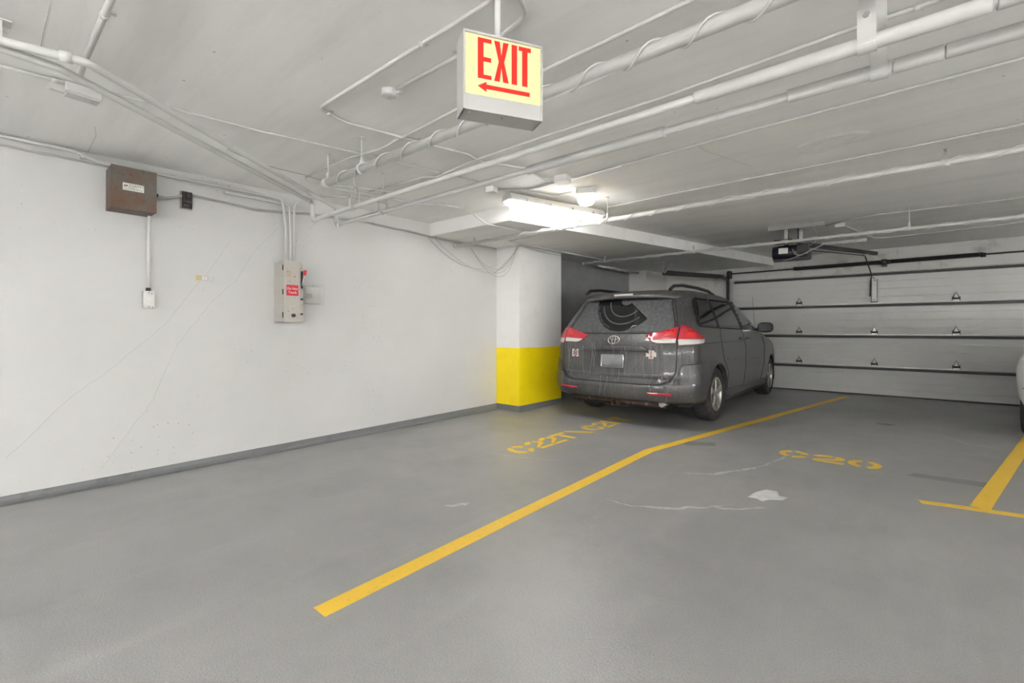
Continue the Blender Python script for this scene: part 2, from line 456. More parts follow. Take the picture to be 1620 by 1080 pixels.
# ------------------------------------------------------------------ floor paint
def floor_poly(name, polys, m, label=None, cat='marking', z=0.0015, parent=None, group=None, thick=0.0012):
    mb = MB()
    for poly in polys:
        area = sum(a[0]*b[1]-b[0]*a[1] for a, b in zip(poly, poly[1:]+poly[:1]))
        if area < 0: poly = poly[::-1]
        mb.prism(poly, thick, Matrix.Translation((0, 0, z - thick)))
    return obj(name, mb, m, parent, label, cat if parent is None else None, group)
def strip(path, w):
    L, R = [], []
    for i, p in enumerate(path):
        p = Vector(p); a = Vector(path[max(i-1, 0)]); b = Vector(path[min(i+1, len(path)-1)])
        if 0 < i < len(path) - 1:
            t = ((p - a).normalized() + (b - p).normalized()).normalized()
        else: t = (b - a).normalized()
        n = Vector((-t.y, t.x)) * w / 2
        L.append((p + n)[:]); R.append((p - n)[:])
    return L, R
def strip_mb(path, w, z=0.0018):
    L, R = strip(path, w); mb = MB(); n = len(L)
    vs = [(x, y, z) for x, y in L] + [(x, y, z) for x, y in R] + [(x, y, 0.0003) for x, y in L] + [(x, y, 0.0003) for x, y in R]
    fs = []
    for i in range(n - 1):
        fs += [[n+i, n+i+1, i+1, i], [i, i+1, 2*n+i+1, 2*n+i], [n+i+1, n+i, 3*n+i, 3*n+i+1]]
    fs += [[n, 0, 2*n, 3*n], [n-1, 2*n-1, 4*n-1, 3*n-1]]
    mb.add(vs, fs); return mb
obj('stall_line', strip_mb([(-1.898, 0.965), (-1.92, 2.6), (-1.945, 4.38), (-1.39, 7.3), (-0.815, 10.25)], 0.098), M_LINE, None,
    'long yellow painted stall line bending beside the minivan', 'marking')
mb = strip_mb([(0.07, 4.30), (0.20, 4.335), (0.33, 4.36)], 0.07)
mb2 = strip_mb([(0.33, 4.36), (0.75, 4.43), (2.9, 4.85)], 0.075); mb.add(mb2.v, mb2.f)
e = obj('stall_line', mb, M_LINE, None, 'thin yellow line crossing the foot of the right stall line', 'marking')
obj('stall_line', strip_mb([(0.375, 4.42), (0.905, 7.0), (1.60, 10.4)], 0.10, 0.0022), M_LINE, None, 'yellow stall line running under the white car', 'marking')

def arc_band(cx, cy, rx, ry, a0, a1, w, n=8):
    o, i = [], []
    for k in range(n + 1):
        a = math.radians(a0 + (a1 - a0) * k / n)
        o.append((cx + rx * math.cos(a), cy + ry * math.sin(a))); i.append((cx + (rx - w) * math.cos(a), cy + (ry - w) * math.sin(a)))
    return o + i[::-1]
def glyph(ch, wd=0.80, st=0.21):
    x0, x1 = 0.0, wd; cx = wd / 2
    if ch == 'C':
        return [arc_band(cx, .5, cx, .5, 112, 248, st, 10), arc_band(cx, .5, cx, .5, 22, 88, st, 6), arc_band(cx, .5, cx, .5, -88, -22, st, 6)]
    if ch == '0':
        return [arc_band(cx, .5, cx, .5, 104, 256, st, 10), arc_band(cx, .5, cx, .5, -76, 76, st, 10)]
    if ch == '2':
        top = arc_band(cx, .68, cx, .32, 78, 175, st, 7)
        d1 = arc_band(cx, .68, cx, .32, 60, -38, st, 6)
        n = len(d1) // 2
        diag = d1[:n] + [(x0 + .12, .20), (x0, .20), (x0, .22)] + d1[n:]
        return [top, diag, [(x0 + .06, 0), (x1, 0), (x1, st * .8), (x0 + .06, st * .8)]]
    if ch == 'T':
        return [[(0, 1 - st), (x1, 1 - st), (x1, 1), (0, 1)], [(cx - st / 2, 0), (cx + st / 2, 0), (cx + st / 2, 1 - st - .07), (cx - st / 2, 1 - st - .07)]]
    if ch == '1':
        return [[(cx - st / 2, 0), (cx + st / 2, 0), (cx + st / 2, 1), (cx - st / 2, 1)]]
    if ch == '\\':
        return [[(x1 - st, 0), (x1, 0), (st, 1), (0, 1)]]
    return []
def stall_text(txt, starts, widths, origin, xdir, ydir, hgt, label):
    t = thing('stencilled_stall_number', label, 'marking', (origin[0], origin[1], 0))
    for ch, s, wd in zip(txt, starts, widths):
        mb = MB()
        for poly in glyph(ch, wd / hgt):
            q = [(origin[0] + xdir[0]*(s + p[0]*hgt) + ydir[0]*p[1]*hgt, origin[1] + xdir[1]*(s + p[0]*hgt) + ydir[1]*p[1]*hgt) for p in poly]
            area = sum(a[0]*b[1]-b[0]*a[1] for a, b in zip(q, q[1:]+q[:1]))
            if area < 0: q = q[::-1]
            mb.prism(q, 0.0014, Matrix.Translation((0, 0, 0.0003)))
        obj('painted_character', mb, M_LINE, t)
    return t
stall_text('C22T\\C21T', [0, .285, .53, .77, 1.06, 1.36, 1.62, 1.86, 2.07], [.25, .235, .235, .25, .24, .25, .235, .12, .25],
           (-2.80, 3.46), (0.012, 1), (-1, 0.0), 0.285, 'yellow stencilled C22T and C21T stall numbers behind the minivan')
stall_text('C20', [0, .275, .545], [.245, .25, .245], (-0.955, 5.03), (1, 0.01), (0, 1), 0.275, 'yellow stencilled C20 stall number on the empty stall')

# floor patches and stains (own shapes, flat films)
def blob(cx, cy, rx, ry, n=26, j=0.25, rot=0.0):
    pts = []; ph = [random.uniform(0, 6.28) for _ in range(4)]
    for i in range(n):
        a = 2 * PI * i / n
        r = 1 + j * (0.5 * math.sin(3 * a + ph[0]) + 0.35 * math.sin(5 * a + ph[1]) + 0.25 * math.sin(9 * a + ph[2])) + random.uniform(-j, j) * .25
        x, y = rx * r * math.cos(a), ry * r * math.sin(a)
        pts.append((cx + x * math.cos(rot) - y * math.sin(rot), cy + x * math.sin(rot) + y * math.cos(rot)))
    return pts
def fpt(px, py): v = at_z(px, py, 0); return v.x, v.y
def pix_poly(pts): return [fpt(*p) for p in pts]
floor_poly('worn_patch', [pix_poly([(1183, 786), (1196, 778), (1212, 774), (1230, 777), (1232, 784), (1246, 787), (1238, 791), (1216, 790), (1206, 793), (1196, 788)])], M_PATCHF, parent=floor, z=.001)
def smear(pts, wmin, wmax, m=M_CHALK, name='salt_smear', z=.0009):
    path = [fpt(*p) for p in pts]; P2 = []
    for a_, b_ in zip(path, path[1:]):
        for i in range(4):
            k = i / 4; P2.append((a_[0] + (b_[0]-a_[0])*k + random.uniform(-.012, .012), a_[1] + (b_[1]-a_[1])*k + random.uniform(-.012, .012)))
    P2.append(path[-1]); L, R = [], []
    n = len(P2)
    for i, p in enumerate(P2):
        a_ = Vector(P2[max(i-1, 0)]); b_ = Vector(P2[min(i+1, n-1)]); t = (b_ - a_).normalized(); nn = Vector((-t.y, t.x))
        ww = random.uniform(wmin, wmax) * (0.35 + math.sin(PI * i / (n - 1)))
        L.append((Vector(p) + nn * ww)[:]); R.append((Vector(p) - nn * ww)[:])
    mb = MB(); vs = [(x, y, z) for x, y in L] + [(x, y, z) for x, y in R]
    mb.add(vs, [[n+i, n+i+1, i+1, i] for i in range(n - 1)])
    obj(name, mb, m, floor)
smear([(960, 790), (1000, 800), (1060, 804), (1120, 802), (1165, 797)], .004, .016)
smear([(1060, 748), (1130, 750), (1180, 742), (1215, 735)], .004, .02)
smear([(1190, 742), (1225, 730), (1260, 712)], .004, .018)
smear([(1385, 668), (1440, 682), (1510, 694), (1530, 703), (1600, 712)], .003, .014)
smear([(1500, 713), (1530, 718), (1570, 722), (1600, 727)], .003, .010)
smear([(720, 706), (760, 712), (810, 722), (870, 727), (930, 727)], .002, .008)
smear([(1120, 800), (1165, 806), (1210, 803)], .006, .03)
smear([(1165, 690), (1200, 692), (1260, 690), (1300, 693)], .002, .01)
smear([(700, 800), (730, 798), (745, 795)], .004, .02)
floor_poly('tyre_scuff', [pix_poly([(1434, 752), (1446, 748), (1580, 766), (1578, 774)])], M_STAIN, parent=floor, z=.0008)
floor_poly('tyre_scuff', [pix_poly([(1078, 698), (1130, 700), (1134, 705), (1085, 704)])], M_STAIN, parent=floor, z=.0008)
floor_poly('oil_spot', [blob(*fpt(1400, 671), .09, .05)], mat('oil_brown', (.06, .045, .035), .35), parent=floor, z=.0008)

# ------------------------------------------------------------------ lamps
def fluorescent(name, label, c, ang, L=1.27, extras=True):
    """4 ft wraparound vapour-tight fixture; local x is its length, z=0 its top"""
    t = thing(name, label, 'ceiling light', c, ang)
    M0 = MW[t.name]
    def P(mb): mb.v = [M0 @ v for v in mb.v]; return mb
    prof = [(-.070, -.015), (-.088, -.05), (-.092, -.072), (.092, -.072), (.088, -.05), (.070, -.015), (.055, 0), (-.055, 0)]
    R = Matrix(((0, 0, 1, 0), (1, 0, 0, 0), (0, 1, 0, 0), (0, 0, 0, 1)))   # prism z -> local x
    mb = MB().prism(prof, L, Matrix.Translation((-L / 2, 0, 0)) @ R)
    obj('housing', P(mb), M_FIX, t)
    lp = [(-.074, -.066), (-.070, -.080), (-.055, -.106), (-.03, -.122), (0, -.127), (.03, -.122), (.055, -.106), (.070, -.080), (.074, -.066)]
    mb = MB().prism(lp[::-1] if False else lp, L - .13, Matrix.Translation((-L / 2 + .065, 0, 0)) @ R)
    obj('diffuser', P(mb), M_TUBE, t)
    for s in (-1, 1):
        mb = MB()
        vs, fs = [], []
        for i in range(5):
            k = i / 4; sc = math.sqrt(max(0, 1 - k * k * .75)); x = s * (L / 2 - .065 + .065 * k)
            vs += [(x, y * (1 - .15 * k), -.062 + (z + .062) * sc) for y, z in lp]
        n = len(lp)
        for i in range(4):
            for k in range(n - 1): fs.append([i*n+k, i*n+k+1, (i+1)*n+k+1, (i+1)*n+k])
        fs.append([4*n+k for k in range(n)])
        mb.add(vs, fs, True); obj('end_cap', P(mb), M_ACRYL, t)
    for x in (-.45, -.15, .15, .45):
        for s in (-1, 1):
            obj('latch', P(MB().box((x, s * .090, -.062), (.022, .008, .03))), M_STEEL, t)
    return t
FA, FB = at_c(800, 303, 0.0), at_c(950, 330, 0.0)
fang = math.atan2(FB.y - FA.y, FB.x - FA.x)
fc = (FA + FB) / 2
FX = fluorescent('fluorescent_fixture', 'glowing fluorescent fixture on the ceiling in front of the soffit', (fc.x, fc.y, cz(fc.y) - .025), fang)
BARE = 14.0  # tube emission of the added out-of-frame lamps
M_BARE = mat('added_lamp_tube', (0.9, 0.9, 0.88), 0.4, emit=(1.0, 0.995, 0.975), estr=BARE)
def added_strip_light(label, x, y, ang, drop=.28):  # out-of-frame lamp added to brighten floor and slab, hung low for uplight
    """added lamp: two bare tubes under a narrow channel, hung on two rods"""
    z = cz(y) - drop
    t = thing('added_strip_light', label, 'ceiling light', (x, y, z), ang, 'added strip lights'); M0 = MW[t.name]
    def P(mb): mb.v = [M0 @ v for v in mb.v]; return mb
    obj('channel', P(MB().box((0, 0, .03), (1.24, .07, .05), None, .004)), M_FIX, t)
    for s in (-1, 1):
        obj('tube', P(MB().cyl((-.6, s * .06, -.02), (.6, s * .06, -.02), .019, 6)), M_BARE, t)
        obj('hanger_rod', P(MB().cyl((s * .45, 0, .05), (s * .45, 0, drop), .005, 6)), M_PIPE, t)
        obj('socket', P(MB().box((s * .612, 0, -.005), (.02, .17, .06))), M_FIX, t)
    return t
added_strip_light('added unseen strip light over the aisle behind the viewpoint', 0.6, -1.7, PI / 2)
added_strip_light('added unseen strip light over the aisle to the right', 4.4, -1.2, PI / 2)
def added_wall_light(label, x, y, z, ang):  # unseen lamp added at mid height to lift the ceiling and walls
    """added lamp: twin tube batten fixed upright-faced on a wall; local +y faces the room"""
    t = thing('added_wall_batten', label, 'added wall light', (x, y, z), ang, 'added wall battens'); M0 = MW[t.name]
    def P(mb): mb.v = [M0 @ v for v in mb.v]; return mb
    obj('channel', P(MB().box((0, .03, 0), (1.24, .06, .09), None, .004)), M_FIX, t)
    for s in (-1, 1):
        obj('tube', P(MB().cyl((-.6, .10, s * .05), (.6, .10, s * .05), .019, 6)), M_BARE, t)
        obj('socket', P(MB().box((s * .612, .09, 0), (.02, .06, .15))), M_FIX, t)
for i, (x, nm) in enumerate(((-2.7, 'nearest the white left wall'), (-0.6, 'second from the white left wall'), (1.9, 'third from the white left wall'), (4.4, 'nearest the right wall'))):
    added_wall_light('added unseen twin tube batten behind the viewpoint, ' + nm, x, BY, 1.55, 0)
added_wall_light('added unseen twin tube batten on the right wall, nearer the back', RX, -3.0, 1.55, PI / 2)
added_wall_light('added unseen twin tube batten on the right wall, beside the aisle', RX, .3, 1.55, PI / 2)
added_wall_light('added unseen twin tube batten on the right wall, beside the first stall', RX, 3.0, 1.4, PI / 2)
added_wall_light('added unseen twin tube batten on the right wall, beside the last stall', RX, 5.6, 1.2, PI / 2)
# jelly jar lamp
J = at_c(927, 300)
t = thing('jar_lamp', 'square glowing warm glass lamp beside the fluorescent fixture', 'ceiling light', (J.x, J.y, cz(J.y)), math.radians(28))
M0 = MW[t.name]
mb = MB().box((0, 0, -.03), (.19, .19, .06), None, .008); mb.v = [M0 @ v for v in mb.v]; obj('base', mb, M_FIX, t)
mb = MB(); vs = []; fs = []
rings = [(-.06, .088, 5), (-.085, .086, 5), (-.12, .078, 4), (-.145, .06, 3), (-.158, .03, 2), (-.16, .002, 2)]
for z, r, p in rings:
    for k in range(24):
        a = 2 * PI * k / 24; c_, s_ = math.cos(a), math.sin(a)
        q = (abs(c_) ** p + abs(s_) ** p) ** (-1 / p); vs.append(M0 @ Vector((r * q * c_, r * q * s_, z)))
for i in range(len(rings) - 1):
    for k in range(24): fs.append([i*24+k, (i+1)*24+k, (i+1)*24+(k+1) % 24, i*24+(k+1) % 24])
mb.add(vs, fs, True); obj('globe', mb, M_JAR, t)
for s in (-1, 1):
    mb = MB().cyl((s * .08, -.098, -.03), (s * .08, -.09, -.03), .006, 8); mb.v = [M0 @ v for v in mb.v]; obj('screw', mb, M_STEEL, t)

# ------------------------------------------------------------------ suspended pipes
def xpipe(name, label, y, z, x0, x1, r, wind=None, sleeves=(), hangers=(), cap=True, elbow=None, cat='pipe'):
    t = thing(name, label, cat, ((x0 + x1) / 2, y, z - r))
    pts = [(x0, y, z), (x1, y, z)]
    if elbow: pts = fillet(elbow + [(x0, y, z), (x1, y, z)], r * 2.2, 6)
    obj('pipe_run', MB().tube(pts, r, 16), M_PIPE, t)
    if cap and not elbow:
        obj('end_cap', MB().cyl((x0 - .012, y, z), (x0 + .03, y, z), r * 1.3, 16), M_PIPE, t)
    for a_, b_, rr in sleeves:
        mb = MB().tube([(a_, y, z), (a_ + .004, y, z), (b_ - .004, y, z), (b_, y, z)], [rr * .96, rr, rr, rr * .96], 18)
        obj('insulation_sleeve', mb, M_WRAP, t)
    if wind:
        a_, b_, pitch, cr, ph = wind
        n = int((b_ - a_) / pitch * 16); q = []; q2 = []
        for i in range(n + 1):
            k = i / n; x = a_ + (b_ - a_) * k; an = ph - 2 * PI * (x - a_) / pitch + .5 * math.sin(x * 5)
            q.append((x, y + (r + cr) * math.cos(an), z + (r + cr) * math.sin(an)))
        obj('wound_cable', MB().tube(q, cr, 6), M_PIPE, t)
    for hx in hangers:
        zc = cz(y)
        mb = MB().cyl((hx, y, z + r + .035), (hx, y, zc), .0048, 8)
        hg = obj('hanger_rod', mb, M_PIPE, t)
        mb = MB()
        ring = [(hx, y + (r + .004) * math.sin(a), z + (r + .004) * math.cos(a)) for a in [2 * PI * i / 20 for i in range(20)]]
        for off in (-.008, 0, .008):
            mb.tube([(p[0] + off, p[1], p[2]) for p in ring], .004, 5, closed=True)
        mb.box((hx, y, z + r + .022), (.02, .016, .036))
        mb.cyl((hx, y, z + r + .04), (hx, y, z + r + .052), .009, 6)
        obj('ring_hanger', mb, M_PIPE, hg)
        obj('ceiling_flange', MB().lathe([(0, -.008), (.018, -.006), (.022, 0)], 12, Matrix.Translation((hx, y, zc))), M_PIPE, hg)
    return t
def clevis(t, x, y, z, r, zc, hh=.19, w=.075):
    """tall strap clevis on a threaded rod"""
    pts = []
    hw_ = w / 2
    for i in range(13):
        a = PI + PI * i / 12; pts.append((x, y + hw_ * math.cos(a), z - r - .003 + hw_ + hw_ * math.sin(a)))
    top = z - r + hh
    for i in range(13):
        a = PI * i / 12; pts.append((x, y + hw_ * math.cos(a), top - hw_ + hw_ * math.sin(a)))
    mb = MB()
    n = len(pts); P3 = [Vector(p) for p in pts]
    vs = []; fs = []
    for i in range(n):
        p = P3[i]; c = Vector((x, y, (z + top) / 2)); 
        for dx, k in ((-.013, 0), (.013, 0), (.013, .0045), (-.013, .0045)):
            d = Vector((0, p.y - y, 0 if abs(p.y - y) > hw_ * .98 else (p.z - (z - r + hw_) if p.z < c.z else p.z - (top - hw_)))).normalized()
            vs.append(p + d * k + Vector((dx, 0, 0)))
    for i in range(n):
        j = (i + 1) % n
        for k in range(4): fs.append([i*4+k, i*4+(k+1) % 4, j*4+(k+1) % 4, j*4+k])
    mb.add(vs, fs)
    hg = obj('clevis_hanger', mb, M_PIPE, t)
    obj('cross_bolt', MB().cyl((x, y - hw_ - .012, z + r + .055), (x, y + hw_ + .012, z + r + .055), .004, 8).cyl((x, y - hw_ - .014, z + r + .055), (x, y - hw_ - .004, z + r + .055), .009, 6), M_GALV, hg)
    obj('hanger_rod', MB().cyl((x, y, top - .05), (x, y, zc), .0045, 8).cyl((x, y, top - .01), (x, y, top + .004), .009, 6).cyl((x, y, zc - .006), (x, y, zc), .012, 8), M_PIPE, hg)
def strap(t, x, y, z, r, zc, name='strap_hanger', w=.055):
    """wide flat strap looped under an insulated pipe and bolted to a ceiling bracket"""
    rr = r + .004; pts = [(y - rr, z + .11), (y - rr, z)]
    for i in range(1, 12):
        a = PI + PI * i / 12; pts.append((y + rr * math.cos(a), z + rr * math.sin(a)))
    pts += [(y + rr, z), (y + rr, z + .11)]
    mb = MB(); vs = []; fs = []; n = len(pts)
    for yy, zz in pts:
        dv = Vector((yy - y, min(0, zz - z))); dv = dv.normalized() * .003 if dv.length else Vector((0, 0))
        for dx, k in ((-w/2, 0), (w/2, 0), (w/2, 1), (-w/2, 1)): vs.append((x + dx, yy + dv.x * k, zz + dv.y * k))
    for i in range(n - 1):
        for k in range(4): fs.append([i*4+k, i*4+(k+1) % 4, (i+1)*4+(k+1) % 4, (i+1)*4+k])
    mb.add(vs, fs); hg = obj(name, mb, M_PIPE, t)
    mb = MB().box((x, y, zc - (zc - z - .105) / 2), (w * .9, .006, zc - z - .10)).box((x, y, zc - .004), (.09, .07, .008))
    mb.box((x, y, z + .11), (w * .9, 2 * rr, .006))
    obj('ceiling_bracket', mb, M_PIPE, hg)
    obj('bolt', MB().cyl((x, y - rr - .012, z + .085), (x, y + rr + .018, z + .085), .005, 8).cyl((x, y - rr - .010, z + .085), (x, y - rr - .002, z + .085), .011, 6), M_GALV, hg)

XE = 5.0
# big sprinkler line nearest the camera
xpipe('sprinkler_pipe', 'thick white sprinkler pipe wound with cable passing behind the exit sign', 1.80, 2.332, -3.43, XE, .029,
      wind=(-3.35, XE, .262, .0055, .6), hangers=(-3.40, -2.93, -1.0 + 1.6))
# twin drain pipes
t1 = xpipe('drain_pipe', 'white hanging pipe with thick sleeve, nearer of the twin pipes', 2.09, 2.225, -4.235, XE, .018, cap=False,
           elbow=[(-2.90, -3.0, 2.395), (-2.93, .10, 2.395), (-2.955, .27, 2.395), (-4.225, 2.085, 2.385)],
           sleeves=[(at_Y(1100, 150, 2.09).x, at_Y(1570, 0, 2.09).x, .027), (at_Y(1578, 0, 2.09).x, XE - .1, .026)])
t2 = xpipe('drain_pipe', 'white hanging pipe with broken sleeves, farther of the twin pipes', 2.34, 2.225, -4.265, XE, .018, cap=False,
           elbow=[(-2.80, -3.0, 2.405), (-2.88, .09, 2.405), (-2.82, .345, 2.405), (-4.255, 2.335, 2.39)],
           sleeves=[(at_Y(835, 268, 2.34).x, at_Y(1051, 206, 2.34).x, .028), (at_Y(1247, 150, 2.34).x, at_Y(1411, 100, 2.34).x, .028), (at_Y(1413, 100, 2.34).x, at_Y(1494, 75, 2.34).x, .0275), (at_Y(1496, 75, 2.34).x, XE - .1, .027)])
clevis(t1, -3.515, 2.09, 2.225, .018, cz(2.09)); clevis(t2, -3.47, 2.34, 2.225, .018, cz(2.34))
strap(t1, at_Y(1372, 60, 2.09).x, 2.09, 2.225, .027, cz(2.09)); strap(t2, at_Y(1391, 105, 2.34).x, 2.34, 2.225, .028, cz(2.34))
def fitting(t, p0, p1, r, nm='coupling'): obj(nm, MB().cyl(p0, p1, r, 16), M_PIPE, t)
fitting(t1, (-4.235, 2.09, 2.245), (-4.235, 2.09, 2.29), .0215); fitting(t1, (-4.215, 2.09, 2.225), (-4.17, 2.09, 2.225), .0215)
fitting(t2, (-4.265, 2.34, 2.245), (-4.265, 2.34, 2.29), .0215); fitting(t2, (-4.245, 2.34, 2.225), (-4.20, 2.34, 2.225), .0215)
fitting(t1, (-4.17, 2.005, 2.386), (-4.195, 2.04, 2.386), .0225)
fitting(t2, (-2.835, .26, 2.405), (-2.826, .30, 2.405), .024)
# valve stubs under the elbows
obj('drain_plug', MB().cyl((-4.16, 2.09, 2.20), (-4.15, 2.075, 2.17), .007, 8), M_PIPE, t1)
obj('drain_plug', MB().cyl((-4.19, 2.34, 2.20), (-4.18, 2.325, 2.17), .007, 8), M_PIPE, t2)
# far sprinkler lines
t3 = xpipe('sprinkler_pipe', 'white sprinkler pipe wound with cable below the fluorescent fixture', 4.335, 2.343, WX + .01, XE, .0215,
      wind=(-4.6, XE, .29, .0045, .2), hangers=(-4.35, -2.385, .9))
def sprinkler(t, x, y, z, r, up=True):
    s = 1 if up else -1
    mb = MB().cyl((x, y, z + s * r * .6), (x, y, z + s * (r + .03)), .012, 10).cyl((x - .022, y, z), (x + .022, y, z), r * 1.28, 12)
    sp = obj('sprinkler_tee', mb, M_PIPE, t)
    mb = MB().cyl((x, y, z + s * (r + .03)), (x, y, z + s * (r + .06)), .006, 8).tube(fillet([(x - .004, y, z + s * (r + .03)), (x - .014, y, z + s * (r + .045)), (x, y, z + s * (r + .066))], .005), .002, 5)
    mb.tube([(x + .004, y, z + s * (r + .03)), (x + .014, y, z + s * (r + .045)), (x, y, z + s * (r + .066))], .002, 5).cyl((x, y, z + s * (r + .066)), (x, y, z + s * (r + .069)), .013, 10)
    obj('sprinkler_head', mb, M_GALV, sp)
sprinkler(t3, at_Y(886, 362, 4.335).x, 4.335, 2.343, .0215)
sprinkler(t3, .2, 4.335, 2.343, .0215)
t4 = xpipe('sprinkler_pipe', 'white sprinkler pipe wound with cable crossing before the overhead door', 7.0, 2.357, -4.33, XE, .0185,
      wind=(-4.3, XE, .31, .0045, 1.0), hangers=(-3.9, -.03 + at_Y(1444, 350, 7.0).x * 1.0))
sprinkler(t4, at_Y(1097, 398, 7.0).x, 7.0, 2.357, .0185)
t5 = xpipe('sprinkler_pipe', 'white sprinkler pipe hidden past the wall end of the soffit', 8.6, 2.36, WX + .01, -2.95, .02, wind=(-4.6, -3.0, .31, .003, 1.0)) if False else None

wq0, wq1 = at_X(946, 420, -4.45), at_X(1052, 430, -4.45)
wq1 = wq0.lerp(wq1, .54); wq1.z = wq0.z + .02
fp = thing('sprinkler_pipe', 'dim wound pipe running back beside the dark wall above the minivan', 'pipe', tuple(wq0))
obj('pipe_run', MB().tube([wq0, wq1], .022, 12), M_PIPE, fp)
q = []; dq = (wq1 - wq0).normalized(); sq = dq.cross(Vector((0, 0, 1))); n = int((wq1 - wq0).length / .3 * 12)
for i in range(n + 1): q.append(wq0.lerp(wq1, i / n) + (sq * math.cos(i * PI / 6) + Vector((0, 0, 1)) * math.sin(i * PI / 6)) * .027)
obj('wound_cable', MB().tube(q, .005, 5), M_PIPE, fp)
# ------------------------------------------------------------------ conduits on the slab
def conduit(name, label, pts, r, straps=(), m=M_PIPE, bend=.06, cat='conduit', drop=None, extra0=None, extra1=None, group=None, seg=8):
    d = r * 1.15 if drop is None else drop
    P = []
    for p in pts:
        if len(p) == 2:
            if p[1] > 505 or True:
                P.append(at_c(p[0], p[1], d) if p[1] < 515 else at_z(p[0], p[1], 2.3))
        else: P.append(Vector(p))
    if pts[0][0] >= 1200:            # runs on to the right past the frame
        dv = P[0] - P[1]; P[0] = P[1] + dv * ((XE - P[1].x) / dv.x); P[0].z = cz(P[0].y) - d
    P = fillet(P, bend, 5)
    t = obj(name, MB().tube(P, r, seg), m, None, label, cat, group)
    tot = [0]
    for a_, b_ in zip(P, P[1:]): tot.append(tot[-1] + (b_ - a_).length)
    for s in straps:
        L = s * tot[-1]
        for i in range(len(P) - 1):
            if tot[i + 1] >= L: break
        k = (L - tot[i]) / max(1e-6, tot[i + 1] - tot[i]); p = P[i].lerp(P[i + 1], k); dr = (P[i + 1] - P[i]).normalized()
        q = dr.cross(Vector((0, 0, 1))).normalized()
        Mx = frame(Vector((0, 0, 0)), dr, q, Vector((0, 0, 1))).to_3x3()
        mb = MB().tube([p - dr * .011, p + dr * .011], r * 1.35, 8).box(p + q * (r * 2.1) + Vector((0, 0, d * .6)), (.022, .022, .004), Mx)
        obj('strap', mb, m, t)
    return t
conduit('ceiling_conduit', 'white conduit making a square turn left of the exit sign', [(800, -75), (775, 2), (505, 171), (548, 194), (613, 211), (668, 225), (740, 244), (758, 254), (832, 267), (862, 284), (882, 283)], .010, (.18, .45, .62, .70), bend=.07)
conduit('ceiling_conduit', 'white conduit from round ceiling box looping over the exit sign', [(627, 141), (722, 90), (795, 55), (836, 22), (815, -12), (795, -60)], .0105, (.4,), bend=.11)
rb = at_c(616, 143)
t = thing('junction_box', 'round white ceiling junction box left of the exit sign', 'junction box', (rb.x, rb.y, cz(rb.y) - .035))
obj('body', MB().lathe([(0, -.035), (.038, -.035), (.044, -.03), (.046, 0)], 20, Matrix.Translation((rb.x, rb.y, cz(rb.y)))), M_PIPE, t)
obj('hub', MB().cyl((rb.x + .03, rb.y + .01, cz(rb.y) - .016), (rb.x + .075, rb.y + .02, cz(rb.y) - .016), .015, 10), M_PIPE, t)
obj('screw', MB().cyl((rb.x + .015, rb.y, cz(rb.y) - .04), (rb.x + .015, rb.y, cz(rb.y) - .034), .004, 6).cyl((rb.x - .015, rb.y, cz(rb.y) - .04), (rb.x - .015, rb.y, cz(rb.y) - .034), .004, 6), M_STEEL, t)
conduit('ceiling_conduit', 'white conduit crossing above the thick sprinkler pipe behind the exit sign', [(1200, -50), (1094, 0), (860, 112), (722, 173), (641, 215), (600, 236), (552, 250), (484, 280)], .0095, (.22, .47), bend=.1)
conduit('ceiling_conduit', 'white conduit along the nearer twin pipe', [(1600, -42), (1480, 2), (1345, 47), (1043, 156), (860, 216), (752, 253), (690, 280), (672, 280), (585, 303)], .0095, (.3, .55, .8), bend=.05)
conduit('ceiling_conduit', 'thin white conduit from the square box beside the jar lamp to the right', [(1700, 70), (1620, 92), (1188, 206), (905, 283)], .0095, (.25, .62, .93))
conduit('ceiling_conduit', 'white conduit running right from the lit fluorescent fixture', [(1700, 178), (1620, 196), (1330, 254), (1080, 303), (965, 327), (951, 333)], .010, (.22, .5, .8), bend=.12)
conduit('ceiling_conduit', 'thin dark edged cable conduit parallel to the left wall', [(150, 140), (243, 164), (415, 208), (600, 250), (761, 288)], .0055, (), bend=.02)
conduit('ceiling_conduit', 'bright white conduit stepping down onto the soffit', [(530, 298), (590, 309), (659, 322), (700, 324), (737, 330)], .0085, (.75, .9), bend=.05)
# its lower half hangs under the soffit
mb = MB().tube(fillet([at_c(737, 330, .012), at_z(770, 354, 2.40), at_z(835, 367, 2.40)], .08, 6), .0085, 8)
conduit_low = obj('conduit_drop', mb, M_PIPE, None, 'white conduit bending down under the soffit edge', 'conduit')
conduit('ceiling_conduit', 'grey conduit between the square box and the fluorescent fixture', [(882, 287), (835, 300), (786, 300)], .010, (), M_GALV)
conduit('ceiling_conduit', 'short conduit tying the jar lamp to the fluorescent fixture', [(905, 304), (876, 311), (833, 302)], .008, (), M_FIX)
conduit('ceiling_conduit', 'white conduit from the opener bracket to the right', [(1700, 302), (1620, 312), (1460, 331), (1389, 339), (1347, 347), (1306, 357)], .011, (.3, .7))
conduit('ceiling_conduit', 'thin conduit from the small box behind the opener', [(1700, 341), (1620, 351), (1500, 365), (1400, 376), (1382, 376), (1339, 358)], .009, (.35,))
# cables
conduit('loose_cable', 'thin sagging cable leading to the capped sprinkler pipe', [(360, 236), (400, 255), (440, 267), (480, 276), (530, 292)], .003, (), M_CABLED, bend=.2, drop=.05)
conduit('loose_cable', 'thin cable wandering below the twin pipe clevises', [(484, 281), (490, 289), (560, 296), (640, 306), (585, 314), (500, 308)], .004, (), M_PIPE, bend=.06, drop=.02)
